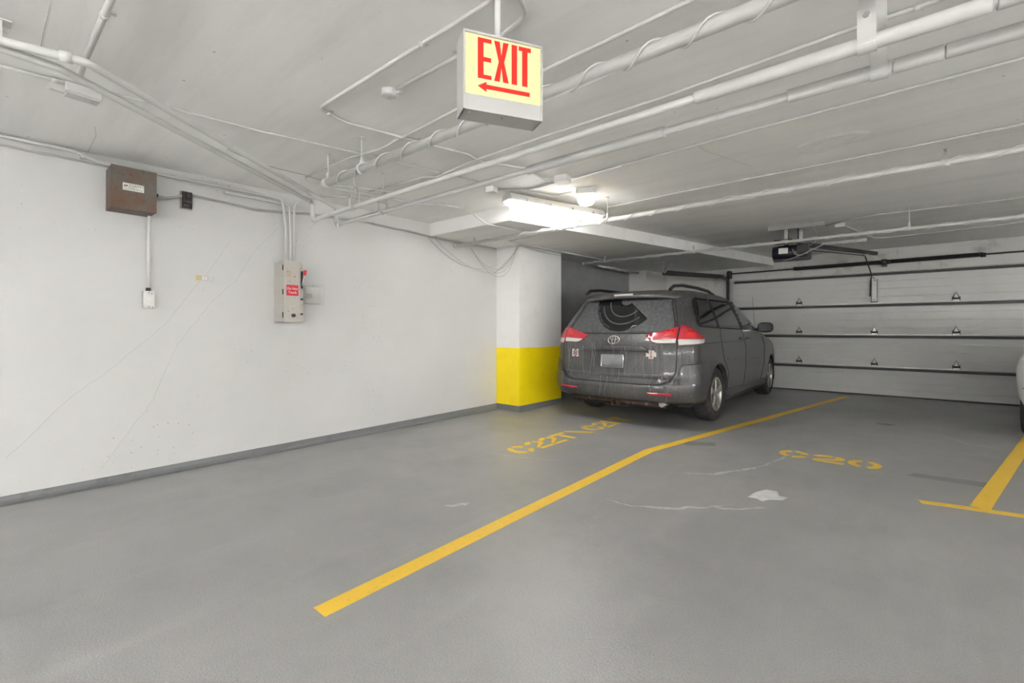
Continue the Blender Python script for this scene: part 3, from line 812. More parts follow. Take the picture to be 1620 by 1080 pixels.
# junction boxes on the slab
def sqbox(label, px, py, size, rz=0.0, m=M_FIX):
    p = at_c(px, py); t = thing('junction_box', label, 'junction box', (p.x, p.y, cz(p.y) - size[2]), rz); M0 = MW[t.name]
    def P(mb): mb.v = [M0 @ v for v in mb.v]; return mb
    obj('body', P(MB().box((0, 0, size[2] / 2), size, None, .003)), m, t)
    obj('cover_plate', P(MB().box((0, 0, -.002), (size[0] * 1.04, size[1] * 1.04, .004), None, .001)), m, t)
    for sx in (-1, 1): obj('screw', P(MB().cyl((sx * size[0] * .36, sx * size[1] * .36, -.006), (sx * size[0] * .36, sx * size[1] * .36, -.003), .004, 6)), M_STEEL, t)
sqbox('square grey junction box on the ceiling beside the jar lamp', 890, 279, (.12, .12, .055), .25)
sqbox('small white junction box at the near end of the fluorescent fixture', 778, 296, (.085, .085, .05), .2)
sqbox('small white junction box behind the door opener', 1329, 353, (.11, .08, .05), .1)
# top left group: pipes and a box near the camera's left
tB = conduit('branch_pipe', 'white branch pipe coming down to the elbow at upper left', [(200, -50), (172, 8), (133, 98), (126, 122)], .0135, (.35,), drop=.03)
conduit('ceiling_conduit', 'white conduit entering the small box at upper left', [(-90, 78), (0, 104), (104, 131)], .0105, (.9,))
p = at_c(130, 138)
t = thing('junction_box', 'white cast box with chipped cover at upper left', 'junction box', (p.x, p.y, cz(p.y) - .06), .1); M0 = MW[t.name]
for nm, mb, m in (('body', MB().box((0, 0, .03), (.075, .15, .05), None, .006), M_PIPE), ('cover_plate', MB().box((0, .0, -.002), (.08, .14, .01), None, .003), M_PIPE),
                  ('mounting_lug', MB().box((-.01, -.10, .03), (.03, .06, .06), None, .004), M_PIPE), ('screw', MB().cyl((.0, .04, -.012), (0, .04, -.006), .006, 8).cyl((.0, -.04, -.012), (0, -.04, -.006), .006, 8), M_STEEL)):
    mb.v = [M0 @ v for v in mb.v]; obj(nm, mb, m, t)
p = at_d(2, 40, 2.0)
t = thing('pipe_hanger', 'white ceiling hanger bracket at the upper left frame edge', 'bracket', (p.x, p.y, 2.42))
obj('plate', MB().box((p.x - .012, p.y, 2.475), (.05, .006, .13)), M_PIPE, t)
obj('flange', MB().box((p.x - .012, p.y, 2.532), (.07, .06, .006)), M_PIPE, t)
for zz in (2.455, 2.50): obj('bolt', MB().cyl((p.x - .012, p.y - .02, zz), (p.x - .012, p.y + .02, zz), .009, 6), M_PIPE, t)

# ------------------------------------------------------------------ exit sign
E0 = at_d(735, 100, 1.60); E1 = at_d(855, 125, 1.70)
ux = Vector((E1.x - E0.x, E1.y - E0.y, 0)); Wsg = ux.length; ux.normalize()
un = Vector((ux.y, -ux.x, 0))                 # towards the camera
if un.dot(Vector((-E0.x, -E0.y, 0))) < 0: un = -un
zt_ = at_d(735, 48, 1.60).z; zf = at_d(735, 146, 1.60).z; zb = at_d(735, 172, 1.60).z
mid = (Vector((E0.x, E0.y, 0)) + Vector((E1.x, E1.y, 0))) / 2
tx = thing('exit_sign', 'lit EXIT sign with red letters and left arrow hanging from the ceiling', 'exit sign', (mid.x, mid.y, zb))
def EX(u, v, n): return Vector((E0.x, E0.y, 0)) + ux * u + un * n + Vector((0, 0, v))
DEP = .085
def ebox(u0, u1, v0, v1, n0, n1):
    mb = MB(); P = [EX(u, v, n) for v in (v0, v1) for (u, n) in ((u0, n0), (u1, n0), (u1, n1), (u0, n1))]
    return mb.add(P, [[3,2,1,0],[4,5,6,7],[0,1,5,4],[1,2,6,5],[2,3,7,6],[3,0,4,7]])
mb = ebox(-.004, Wsg + .004, zb, zf - .002, -DEP, .004)
mb.add(ebox(-.004, Wsg + .004, zt_ - .004, zt_ + .004, -DEP, .006).v, ebox(0, 1, 0, 1, 0, 1).f)
mb.add(ebox(-.006, .0, zb, zt_ + .004, -DEP, .006).v, ebox(0, 1, 0, 1, 0, 1).f)
mb.add(ebox(Wsg, Wsg + .006, zb, zt_ + .004, -DEP, .006).v, ebox(0, 1, 0, 1, 0, 1).f)
mb.add(ebox(0, Wsg, zf, zt_, -DEP, -DEP + .004).v, ebox(0, 1, 0, 1, 0, 1).f)
obj('housing', mb, M_SIGNBOX, tx)
pan = obj('panel', ebox(0, Wsg, zf, zt_ - .003, -.01, 0.0), M_EXITFACE, tx, label='glowing pale yellow panel')
Hf = zt_ - zf
def eprism(poly, m, nm, par):
    Mx = frame(EX(0, zf, .0), ux, Vector((0, 0, 1)), ux.cross(Vector((0, 0, 1))))
    sgn = 1 if ux.cross(Vector((0, 0, 1))).dot(un) > 0 else -1
    mb = MB().prism([(p[0] * Wsg, p[1] * Hf) for p in poly], .0015 * sgn, Mx); return obj(nm, mb, m, par)
LT, LB = .94, .28
def L_(nm, poly): eprism(poly, M_EXITRED, nm, pan)
st = .072
x = .165; w_ = .175
L_('letter', [(x, LB), (x + w_, LB), (x + w_, LB + .065), (x + st, LB + .065), (x + st, .565), (x + w_ - .005, .565), (x + w_ - .005, .635), (x + st, .635), (x + st, LT - .065), (x + w_, LT - .065), (x + w_, LT), (x, LT)])
x = .375; w_ = .19
L_('letter', [(x, LB), (x + st, LB), (x + w_ / 2, .52), (x + w_ - st, LB), (x + w_, LB), (x + w_ / 2 + .035, .61), (x + w_, LT), (x + w_ - st, LT), (x + w_ / 2, .71), (x + st, LT), (x, LT), (x + w_ / 2 - .035, .61)])
x = .605
L_('letter', [(x, LB), (x + st, LB), (x + st, LT), (x, LT)])
x = .70; w_ = .165
L_('letter', [(x + w_ / 2 - st / 2, LB), (x + w_ / 2 + st / 2, LB), (x + w_ / 2 + st / 2, LT - .07), (x + w_, LT - .07), (x + w_, LT), (x, LT), (x, LT - .07), (x + w_ / 2 - st / 2, LT - .07)])
L_('arrow', [(.165, .15), (.275, .07), (.275, .12), (.85, .12), (.85, .19), (.275, .19), (.275, .235)])
for u in (.02, Wsg - .02): obj('screw', MB().cyl(EX(u, zb - .002, -.02), EX(u, zb + .001, -.02), .004, 8), M_STEEL, tx)
obj('indicator_lamp', MB().cyl(EX(Wsg / 2, zb - .003, -.02), EX(Wsg / 2, zb + .002, -.02), .003, 8), M_RED, tx)
sp = EX(Wsg * .47, zt_, -DEP / 2)
obj('stem', MB().cyl(sp, (sp.x, sp.y, cz(sp.y)), .011, 14), M_PIPE, tx)
obj('stem_collar', MB().cyl(sp, sp + Vector((0, 0, .022)), .0145, 14).cyl(sp + Vector((0, 0, .0)), sp + Vector((0, 0, .008)), .018, 6), M_GALV, tx)
obj('canopy', MB().lathe([(0, -.03), (.04, -.028), (.055, -.01), (.057, 0)], 20, Matrix.Translation((sp.x, sp.y, cz(sp.y)))), M_PIPE, tx)

# ------------------------------------------------------------------ things on the left wall
# rusty security cabinet
cy0, cy1, cb, ct, cd = .69, .962, 2.118, 2.432, -4.505
t = thing('metal_cabinet', 'rusty brown metal wall cabinet with a FOREST label near the ceiling', 'cabinet', (WX, (cy0 + cy1) / 2, cb))
obj('body', MB().box2((WX, cy0, cb), (cd - .012, cy1, ct), .003), M_RUSTBOX, t)
dr = obj('door', MB().box2((cd - .014, cy0 - .002, cb - .002), (cd, cy1 + .002, ct + .002), .002), M_RUSTBOX, t)
ly, lz, lw, lh = at_X(208, 297, cd).y, at_X(212, 297, cd).z, .128, .054
ly += .012
obj('nameplate', MB().box((cd + .001, ly, lz), (.002, lw, lh)), M_LABEL, dr)
def wallM(x, y, z): return frame((x, y, z), (0, 1, 0), (0, 0, 1), (1, 0, 0))
xx = cd + .0024
tree = [(-.5, 0), (-.1, 0), (-.1, -.35), (.1, -.35), (.1, 0), (.5, 0), (.25, .3), (.38, .3), (.15, .65), (.22, .65), (0, 1), (-.22, .65), (-.15, .65), (-.38, .3), (-.25, .3)][::-1]
mb = MB()
for k, dz in ((-.052, 0), (-.040, .003)):
    mb.prism([(p[0] * .013 * -1, p[1] * .014) for p in tree], .0004, wallM(xx, ly + k, lz + dz))
obj('lettering', mb, M_BLK, dr)
obj('lettering', text_mb('FOREST', .021, wallM(xx, ly + .018, lz + .0135), 0.0, 1.25), M_BLK, dr)
obj('lettering', text_mb('SECURITY', .011, wallM(xx, ly - .006, lz + .001), 0.0, 1.1), M_BLK, dr)
obj('lettering', text_mb('SYSTEMS, INC.', .009, wallM(xx, ly + .004, lz - .0085), 0.0, 1.1), M_BLK, dr)
obj('lettering', MB().box((xx, ly, lz - .0165), (.0006, .11, .004)), M_GREENPRINT, dr)
obj('lock', MB().cyl((cd - .05, cy1 + .001, 2.27), (cd - .05, cy1 + .02, 2.27), .014, 12), M_DARK, t)
# conduit below it and small outlet box
oy = .948
obj('wall_conduit', MB().tube(fillet([(WX + .07, oy, cb), (WX + .055, oy, 2.0), (WX + .035, oy, 1.85), (WX + .035, oy, 1.535)], .2), .0135, 12), M_PIPE, None, 'white conduit dropping from the rusty cabinet to the outlet box', 'conduit')
t = thing('outlet_box', 'small galvanised outlet box at the foot of the wall conduit', 'outlet box', (WX, oy, 1.375))
obj('body', MB().box2((WX, oy - .035, 1.375), (WX + .055, oy + .035, 1.51), .003), M_GALV, t)
cp = obj('cover_plate', MB().box2((WX + .055, oy - .037, 1.373), (WX + .058, oy + .037, 1.512), .001), M_GALV, t)
obj('knockout', MB().cyl((WX + .057, oy, 1.447), (WX + .0605, oy, 1.447), .014, 14), M_STEEL, cp)
obj('bottom_tab', MB().box2((WX + .057, oy - .03, 1.378), (WX + .0605, oy + .03, 1.388)), M_GALV, cp)
for a_, b_ in ((.0, 1.497), (.018, 1.490), (.0, 1.384), (.022, 1.381)): obj('screw_hole', MB().cyl((WX + .0575, oy + a_, b_), (WX + .0612, oy + a_, b_), .0042, 8), M_BLK, cp)
obj('conduit_nut', MB().cyl((WX + .035, oy, 1.51), (WX + .035, oy, 1.537), .0175, 12), M_DARK, t)
# open black relay box
ry0, ry1 = 1.175, 1.252
t = thing('relay_box', 'small open black electrical device right of the rusty cabinet', 'relay box', (WX, (ry0 + ry1) / 2, 2.235))
obj('back_box', MB().box2((WX, ry0 - .004, 2.232), (WX + .02, ry1 + .002, 2.382), .002), mat('aged_ivory_plastic', (.42, .39, .3), .5), t)
obj('core', MB().box2((WX + .018, ry0 + .004, 2.238), (WX + .04, ry1, 2.378), .003), M_BLACK, t)
obj('contact_block', MB().box2((WX + .04, ry0 + .03, 2.325), (WX + .052, ry0 + .06, 2.37)).box2((WX + .04, ry0 + .008, 2.30), (WX + .048, ry0 + .024, 2.37)), M_DARK, t)
obj('coil', MB().cyl((WX + .045, ry0 + .01, 2.288), (WX + .045, ry1 - .006, 2.288), .011, 10), mat('brown_winding', (.1, .06, .04), .5), t)
obj('meter', MB().box2((WX + .04, ry0 + .01, 2.244), (WX + .05, ry0 + .05, 2.268)), mat('dusty_dark_glass', (.08, .09, .09), .25), t)
# sticker strip
a_, b_ = at_X(310, 435, WX), at_X(338, 445, WX)
t = thing('wall_tag', 'small tan and grey tape tag stuck on the white wall', 'tag', (WX, (a_.y + b_.y) / 2, b_.z))
obj('tape', MB().box2((WX, a_.y, b_.z), (WX + .001, a_.y + .028, a_.z)), M_TAN, t)
obj('tag_plate', MB().box2((WX, a_.y + .03, b_.z + .002), (WX + .0015, a_.y + .095, a_.z - .002)), mat('grey_tag', (.45, .45, .44), .5), t)
obj('tag_plate', MB().box2((WX, a_.y + .045, b_.z + .008), (WX + .002, a_.y + .085, a_.z - .008)), M_LABEL, t)
obj('rivet', MB().cyl((WX, a_.y + .064, (a_.z + b_.z) / 2), (WX + .004, a_.y + .064, (a_.z + b_.z) / 2), .004, 8), M_BLK, t)
obj('edge_mark', MB().box2((WX, b_.y - .006, b_.z), (WX + .001, b_.y - .004, a_.z)).box2((WX, a_.y + .095, b_.z), (WX + .001, b_.y, b_.z + .002)), M_CABLED, t)
# disconnect switch
dy0, dy1, db, dt, dx = 1.945, 2.128, 1.275, 1.858, -4.505
t = thing('disconnect_switch', 'tall chipped beige safety switch box with red Do Not Touch label', 'switch box', (WX, (dy0 + dy1) / 2, db))
obj('body', MB().box2((WX, dy0, db), (dx - .01, dy1 - .004, dt), .004), M_DISC, t)
dd = obj('door', MB().box2((dx - .012, dy0 - .002, db - .004), (dx, dy1 - .03, dt + .004), .003), M_DISC, t)
obj('flange', MB().box2((dx - .03, dy1 - .03, db), (dx - .012, dy1 + .006, dt - .02), .002), M_DISC, t)
for z in (1.34, 1.56, 1.79): obj('hinge', MB().cyl((dx - .012, dy0 - .006, z - .025), (dx - .012, dy0 - .006, z + .025), .006, 8), M_DARK, t)
obj('warning_label', MB().box2((dx, dy0 + .022, 1.525), (dx + .002, dy0 + .136, 1.628), .0008), M_RED, dd)
obj('lettering', text_mb('Do Not', .031, wallM(dx + .0026, dy0 + .079, 1.592), 0, 1.0), M_WHITE, dd)
obj('lettering', text_mb('Touch', .031, wallM(dx + .0026, dy0 + .079, 1.556), 0, 1.0), M_WHITE, dd)
ec = (dy0 + .042, 1.742)
mb = MB()
mb.tube([(dx + .0008, ec[0] + .021 * math.cos(i * PI / 12), ec[1] + .021 * math.sin(i * PI / 12)) for i in range(24)], .0018, 5, closed=True)
mb.tube([(dx + .0008, ec[0] - .013, ec[1] + .009), (dx + .0008, ec[0] - .006, ec[1] - .006), (dx + .0008, ec[0], ec[1] + .006), (dx + .0008, ec[0] + .006, ec[1] - .006), (dx + .0008, ec[0] + .013, ec[1] + .009)], .0018, 5)
for k in (-.012, 0, .012): mb.box((dx + .0008, ec[0] + k, ec[1] + .0125), (.001, .004, .004))
mb.box((dx + .0008, ec[0], ec[1] - .014), (.001, .024, .003)).box((dx + .0008, ec[0], ec[1] - .031), (.001, .045, .004))
obj('maker_emblem', mb, M_GOLDPRINT, dd)
obj('knob', MB().cyl((dx, dy0 + .085, 1.335), (dx + .022, dy0 + .085, 1.335), .017, 14), M_DARK, dd)
hd = obj('handle_slot', MB().box2((dx - .014, dy1 - .018, 1.60), (dx - .009, dy1 + .002, 1.77)), M_BLACK, t)
obj('handle', MB().tube([(dx - .01, dy1 - .008, 1.63), (dx + .012, dy1 - .004, 1.68), (dx + .03, dy1 + .004, 1.745)], [.008, .008, .010], 8), M_STEEL, hd)
obj('handle_grip', MB().tube([(dx + .026, dy1 + .002, 1.73), (dx + .034, dy1 + .006, 1.778)], [.013, .015], 10), M_RED, hd)
obj('latch', MB().cyl((dx - .012, dy1 - .012, 1.495), (dx + .004, dy1 - .012, 1.495), .011, 10).cyl((dx - .012, dy1 - .012, 1.35), (dx + .002, dy1 - .012, 1.35), .010, 10), M_DARK, t)
# clear plastic covered box
t = thing('covered_switch', 'small switch under a clear plastic cover beside the beige safety switch', 'switch', (WX, 2.33, 1.46))
obj('back_plate', MB().box2((WX, 2.225, 1.47), (WX + .03, 2.40, 1.64), .004), M_LABEL, t)
obj('clear_cover', MB().box2((WX + .03, 2.215, 1.462), (WX + .10, 2.405, 1.648), .012), M_CLEAR, t)
obj('dial', MB().cyl((WX + .03, 2.275, 1.545), (WX + .06, 2.275, 1.545), .026, 16), mat('grey_dial', (.3, .3, .3), .4), t)
obj('cover_clip', MB().box((WX + .08, 2.31, 1.652), (.02, .03, .01)), M_GALV, t)
# conduits above the switch
ck = .0125
mb = MB().tube(fillet([(WX + .05, -3.2, 2.505), (WX + .05, .50, 2.515), (WX + .035, .64, 2.475), (WX + .035, 1.9, 2.488), (WX + .045, 2.005, 2.488), (WX + .07, 2.03, 2.2), (WX + .075, 2.03, dt)], .11, 7), ck, 10)
t = obj('wall_conduit', mb, M_PIPE, None, 'long white conduit along the wall top bending down into the safety switch', 'conduit')
for y in (-.6, .55, 1.55): obj('strap', MB().box((WX + .03, y, 2.495), (.05, .02, .034)), M_PIPE, t)
mb = MB().tube(fillet([(WX + .03, 1.5, 2.44), (WX + .035, 1.98, 2.445), (WX + .05, 2.07, 2.43), (WX + .075, 2.07, 2.2), (WX + .075, 2.07, dt)], .09, 6), .0115, 10)
obj('wall_conduit', mb, M_PIPE, None, 'second white conduit curving down into the safety switch', 'conduit')
tp = at_c(500, 325, .012)
mb = MB().tube(fillet([(WX + .30, 2.42, cz(2.4) - .012), (WX + .12, 2.24, cz(2.2) - .012), (WX + .08, 2.105, 2.44), (WX + .08, 2.105, dt)], .10, 6), .009, 10)
obj('wall_conduit', mb, M_PIPE, None, 'thin white conduit rising from the safety switch to the ceiling', 'conduit')
obj('wall_conduit', MB().tube([(WX + .014, -3.0, 2.465), (WX + .014, .72, 2.462)], .008, 8), M_PIPE, None, 'thin lower conduit under the long wall conduit at far left', 'conduit')
# cable bundle along the wall
def bundle(label, path, n, spread, r=.003, m=M_CABLE, sag=.01):
    t = thing('cable_bundle', label, 'cable', tuple(path[0]))
    for k in range(n):
        off = Vector((random.uniform(0, spread), 0, random.uniform(-spread, spread))); q = []
        ph = random.uniform(0, 6); 
        P = [Vector(p) for p in path]
        for a_, b_ in zip(P, P[1:]):
            for i in range(6):
                kk = i / 6; c = a_.lerp(b_, kk) + off
                c.z += sag * math.sin(ph + c.y * 5 + k) ; q.append(c)
        q.append(P[-1] + off)
        obj('cable', MB().tube(q, r, 5), m, t)
    return t
bundle('loose white cable bundle running from the rusty cabinet past the switch conduits',
       [(WX + .16, .975, 2.27), (WX + .05, 1.06, 2.285), (WX + .012, 1.25, 2.362), (WX + .012, 1.75, 2.335), (WX + .012, 2.3, 2.40), (WX + .012, 2.95, 2.425), (WX + .012, 3.5, 2.425), (WX + .012, 3.95, 2.40)], 5, .012, sag=.008)
bundle('cables along the top of the wall under the soffit',
       [(WX + .02, 3.95, 2.40), (WX + .02, 4.3, 2.39), (WX + .02, 4.7, 2.395), (WX + .02, 5.15, 2.40)], 3, .012, sag=.008)
def hang(label, a_, b_, dip, n=1, r=.0032, m=M_CABLE, sway=.0):
    t = thing('hanging_cable', label, 'cable', tuple(a_))
    a_, b_ = Vector(a_), Vector(b_)
    for k in range(n):
        q = []
        for i in range(17):
            s = i / 16; c = a_.lerp(b_, s); c.z -= dip * (1 + .16 * k) * (1 - (2 * s - 1) ** 2) ; c.x += .004 + .02 * k * math.sin(PI * s) + sway * math.sin(PI * s); q.append(c)
        obj('cable', MB().tube(q, r, 5), m, t)
A0 = at_X(677, 375, WX + .02); B0 = at_X(790, 425, WX + .03)
t_ = hang('long white cable drooping across the wall toward the pillar', at_X(677, 375, WX + .01), at_X(786, 418, WX + .01), .20, 1, .004, M_CABLE)
hang('second white cable drooping toward the pillar', at_X(688, 377, WX + .01), at_X(778, 432, WX + .01), .10, 1, .003)
hang('three grey cables looping from the sprinkler pipe end to the pillar top', at_X(745, 393, WX + .04), at_d(818, 388, 6.75), .33, 3, .004, M_CABLE, .06)
hang('two pale cables draped up to the pillar corner', at_X(781, 432, WX + .03), at_d(822, 388, 6.7), .03, 2, .004)
hang('cable running along the top of the pillar', at_d(822, 388, 6.7), at_X(888, 404, PX + .02), .02, 2, .004)
obj('wall_conduit', MB().tube(fillet([at_z(806, 381, 2.405), at_z(835, 388, 2.41), at_X(960, 412, -4.15), at_X(1060, 428, -4.2)], .05), .011, 8), M_PIPE, None, 'white conduit running back along the soffit above the minivan', 'conduit')
obj('loose_cable', MB().tube(fillet([at_z(806, 381, 2.405), at_z(900, 361, 2.35), at_z(935, 355, 2.34), at_z(945, 349, 2.345)], .08), .0055, 6), M_CABLE, None, 'white cable hanging just below the sprinkler pipe near the fluorescent fixture', 'cable')

# ------------------------------------------------------------------ overhead door
door = thing('door_1', 'wide grey sectional overhead garage door at the back', None, ((DL + DR) / 2, DY, 0), 0, None, 'structure')
RZ = [0.012, .51, 1.085, 1.65, 2.21]
for i in range(4):
    z0, z1 = RZ[i] + .004, RZ[i + 1] - .004
    prof = [(DY - .0, z0), (DY - .012, z0 + .012)]
    n = 4
    for k in range(1, n):
        zz = z0 + (z1 - z0) * k / n
        prof += [(DY - .012, zz - .006), (DY - .008, zz), (DY - .012, zz + .006)]
    prof += [(DY - .012, z1 - .035), (DY - .009, z1 - .031), (DY - .012, z1 - .027), (DY - .012, z1 - .010), (DY, z1)]
    mb = MB(); m_ = len(prof)
    vs = [(DL, y, z) for y, z in prof] + [(DR, y, z) for y, z in prof] + [(DL, DY + .045, z0), (DL, DY + .045, z1), (DR, DY + .045, z0), (DR, DY + .045, z1)]
    fs = [[k, k + 1, m_ + k + 1, m_ + k] for k in range(m_ - 1)]
    fs += [[2*m_, 2*m_+1] + list(range(m_ - 1, -1, -1)), list(range(m_, 2*m_)) + [2*m_+3, 2*m_+2], [2*m_+1, 2*m_+3, 2*m_-1, m_-1], [2*m_, 0, m_, 2*m_+2], [2*m_, 2*m_+2, 2*m_+3, 2*m_+1]]
    mb.add(vs, fs); pn = obj('door_section', mb, M_DOOR, door)
    for hx in (-1.62, -.45, .622, 1.74):
        obj('stile', MB().box((hx, DY - .0135, (z0 + z1) / 2), (.075, .003, z1 - z0 - .03)), M_DOOR, pn)
for z in RZ[1:]:
    mb = MB().box((0.5 * (DL + DR), DY - .030, z + .0), (DR - DL - .06, .030, .004)).box((0.5 * (DL + DR), DY - .044, z - .018), (DR - DL - .06, .003, .046)).box((0.5 * (DL + DR), DY - .044, z + .014), (DR - DL - .06, .004, .010))
    s_ = obj('strut', mb, M_DARK, door)
    obj('strut_lip', MB().box((0.5 * (DL + DR), DY - .047, z + .020), (DR - DL - .06, .014, .014)), M_GALV, s_)
obj('bottom_seal', MB().box((0.5 * (DL + DR), DY + .01, .012), (DR - DL, .05, .024)), M_DARK, door)
for hx in (-1.62, -.45, .622, 1.74):
    for i, z in enumerate(RZ[1:4]):
        if hx == -.45 and i == 2: continue
        b = z + .022
        mb = MB().box((hx, DY - .018, b + .035), (.085, .004, .07)).prism([(-.042, .025), (.042, .025), (.012, .135), (-.012, .135)], .004, frame((hx, DY - .022, b), (1, 0, 0), (0, 0, 1), (0, -1, 0)))
        hg = obj('hinge', mb, M_GALV, door)
        tri = [(hx - .046, DY - .03, b + .03), (hx, DY - .03, b + .15), (hx + .046, DY - .03, b + .03)]
        obj('hinge_edge', MB().tube(tri, .007, 5), M_BLACK, hg)
        obj('hinge_knuckle', MB().cyl((hx - .048, DY - .035, b + .045), (hx + .048, DY - .035, b + .045), .016, 10).box((hx - .045, DY - .03, b + .04), (.008, .03, .075)).box((hx + .045, DY - .03, b + .04), (.008, .03, .075)), M_BLACK, hg)
mb = MB().box((-.45, DY - .022, 1.915), (.075, .012, .46))
ob = obj('operator_bracket', mb, M_GALV, door)
obj('bracket_edge', MB().box((-.49, DY - .026, 1.90), (.008, .03, .42)).box((-.41, DY - .026, 1.90), (.008, .03, .42)).box((-.45, DY - .03, 1.70), (.10, .03, .018)), M_DARK, ob)
obj('bolt', MB().cyl((-.46, DY - .04, 2.13), (-.46, DY - .02, 2.13), .012, 6).cyl((-.44, DY - .04, 2.09), (-.44, DY - .02, 2.09), .012, 6).cyl((-.45, DY - .035, 1.74), (-.45, DY - .02, 1.74), .010, 6), M_DARK, ob)
# torsion spring above
ts = thing('torsion_spring', 'black torsion spring shaft on the header above the overhead door', 'spring', (-.4, DY - .10, 2.36))
obj('shaft', MB().cyl((-2.9, DY - .10, 2.385), (1.95, DY - .10, 2.41), .0135, 10), M_DARK, ts)
def coil(x0, x1):
    q = []; n = int((x1 - x0) / .018) * 6
    for i in range(n + 1):
        x = x0 + (x1 - x0) * i / n; a = i / 6 * 2 * PI
        q.append((x, DY - .10 + .034 * math.cos(a), 2.385 + (x + 2.9) / 4.85 * .025 + .034 * math.sin(a)))
    return MB().tube(q, .0085, 4)
for a_, b_ in ((-1.67, -.37), (-.25, .93)):
    c_ = obj('spring_coil', coil(a_, b_), M_BLACK, ts)
    for x in (a_, b_): obj('winding_cone', MB().cyl((x - .03, DY - .10, 2.395), (x + .03, DY - .10, 2.395), .036, 12), M_BLACK, c_)
obj('anchor_bracket', MB().box((-.31, DY - .03, 2.39), (.08, .14, .12)).cyl((-.35, DY - .10, 2.395), (-.27, DY - .10, 2.395), .045, 12), M_DARK, ts)
obj('end_bearing', MB().box((-2.9, DY - .05, 2.37), (.06, .16, .16), None, .01).cyl((-2.93, DY - .10, 2.385), (-2.87, DY - .10, 2.385), .06, 14), M_BLACK, ts)
# vertical and horizontal tracks
tr = thing('door_track', 'dark steel door track curving from the left jamb along the ceiling', 'track', (DL - .06, DY - .08, 0))
ta, tb = at_z(1049, 433, 2.235), Vector((DL - .09, DY - .55, 2.28))
path = fillet([(DL - .075, DY - .07, 0.0), (DL - .075, DY - .07, 2.27), tb, ta], .30, 8)
mb = MB()
def ribbon(path, w, th, side):
    P = [Vector(p) for p in path]; vs = []; fs = []; n = len(P)
    for i in range(n):
        t = (P[min(i + 1, n - 1)] - P[max(i - 1, 0)]).normalized(); nn = side.cross(t).normalized()
        for a_, b_ in ((-1, -1), (1, -1), (1, 1), (-1, 1)): vs.append(P[i] + nn * (a_ * w / 2) + side * (b_ * th / 2))
    for i in range(n - 1):
        for k in range(4): fs.append([i*4+k, i*4+(k+1) % 4, (i+1)*4+(k+1) % 4, (i+1)*4+k])
    fs += [[3,2,1,0], [4*n-4, 4*n-3, 4*n-2, 4*n-1]]
    return MB().add(vs, fs)
obj('track_rail', ribbon(path, .055, .025, Vector((1, 0, 0))), M_DARK, tr)
obj('reinforcing_angle', ribbon([tb + Vector((-.02, .25, .055)), ta + Vector((-.02, .1, .06))], .035, .03, Vector((1, 0, 0))), M_DARK, tr)
obj('jamb_angle', MB().box((DL - .11, DY + .0, 1.18), (.05, .06, 2.36)), M_DARK, tr)
th_ = thing('track_bracket', 'triangular perforated angle bracket holding the door track', 'bracket', tuple(ta))
b0, b1, b2 = at_z(1035, 416, 2.47), at_z(1070, 412, 2.49), Vector((ta.x, ta.y, 2.27))
obj('ceiling_angle', ribbon([b0, b1], .035, .03, Vector((b1.y - b0.y, -(b1.x - b0.x), 0)).normalized()), M_GALV, th_)
mid_ = b0.lerp(b1, .45)
obj('brace', ribbon([mid_, b2], .03, .006, Vector((.6, -.8, 0)).normalized()), M_GALV, th_)
obj('brace', ribbon([b0.lerp(b1, .9), b2 + Vector((.02, 0, -.02))], .03, .006, Vector((.6, -.8, 0)).normalized()), M_GALV, th_)
# opener
OC = Vector((-1.22, 7.62, 0)); zc_ = cz(7.6)
op = thing('door_opener', 'black motor garage door opener bolted to the ceiling with a long rail', 'door opener', (OC.x, OC.y, 2.18), 0)
ch0, ch1 = at_c(1215, 362, .03), at_c(1305, 352, .03)
dirc = (ch1 - ch0).normalized(); sidec = Vector((-dirc.y, dirc.x, 0))
obj('ceiling_channel', ribbon([ch0, ch1], .06, .008, sidec).add(ribbon([ch0 + Vector((0, 0, .028)), ch1 + Vector((0, 0, .028))], .006, .05, sidec).v, ribbon([ch0, ch1], .006, .05, sidec).f), M_GALV, op)
mm = at_d(1252, 399, 6.60)
md = Vector((dirc.x, dirc.y, 0)).normalized(); ms = Vector((-md.y, md.x, 0))
mo = obj('motor', MB().tube([mm - md * .235, mm - md * .225, mm - md * .16, mm - md * .155, mm + md * .07, mm + md * .08], [.07, .092, .095, .102, .102, .08], 24), mat('black_navy_enamel', (.015, .017, .028), .3), op)
nav = [(-.17, -.02), (-.06, -.02), (-.06, .055), (-.17, .055)]
mb = MB(); cols = 6
vs, fs = [], []
for i in range(cols + 1):
    a = -.25 + .85 * i / cols
    for u in (-.15, -.035):
        vs.append(mm + md * u - ms * (.1035 * math.cos(a)) + Vector((0, 0, .1035 * math.sin(a))))
for i in range(cols): fs.append([2*i, 2*i+1, 2*i+3, 2*i+2])
mb.add(vs, fs); obj('rating_label', mb, M_LABEL, mo)
Mo = frame(Vector((0, 0, 0)), md, ms, Vector((0, 0, 1))).to_3x3()
obj('gear_case', MB().box(mm + md * .14 + Vector((0, 0, .0)), (.14, .20, .20), Mo, .01), M_DARK, op)
obj('base_plate', MB().box(mm + md * .0 + Vector((0, 0, -.108)), (.44, .22, .012), Mo), M_DARK, op)
obj('control_box', MB().box(mm + md * .16 + ms * -.02 + Vector((0, 0, -.06)), (.16, .16, .10), Mo, .008), M_BLACK, op)
obj('mount_frame', MB().box(mm + md * -.10 + Vector((0, 0, .16)), (.22, .16, .05), Mo).box(mm + md * -.06 + Vector((0, 0, (zc_ - mm.z + .1) / 2)), (.05, .12, zc_ - mm.z - .1), Mo).box(mm + md * .10 + Vector((0, 0, (zc_ - mm.z + .1) / 2)), (.05, .12, zc_ - mm.z - .1), Mo), M_DARK, op)
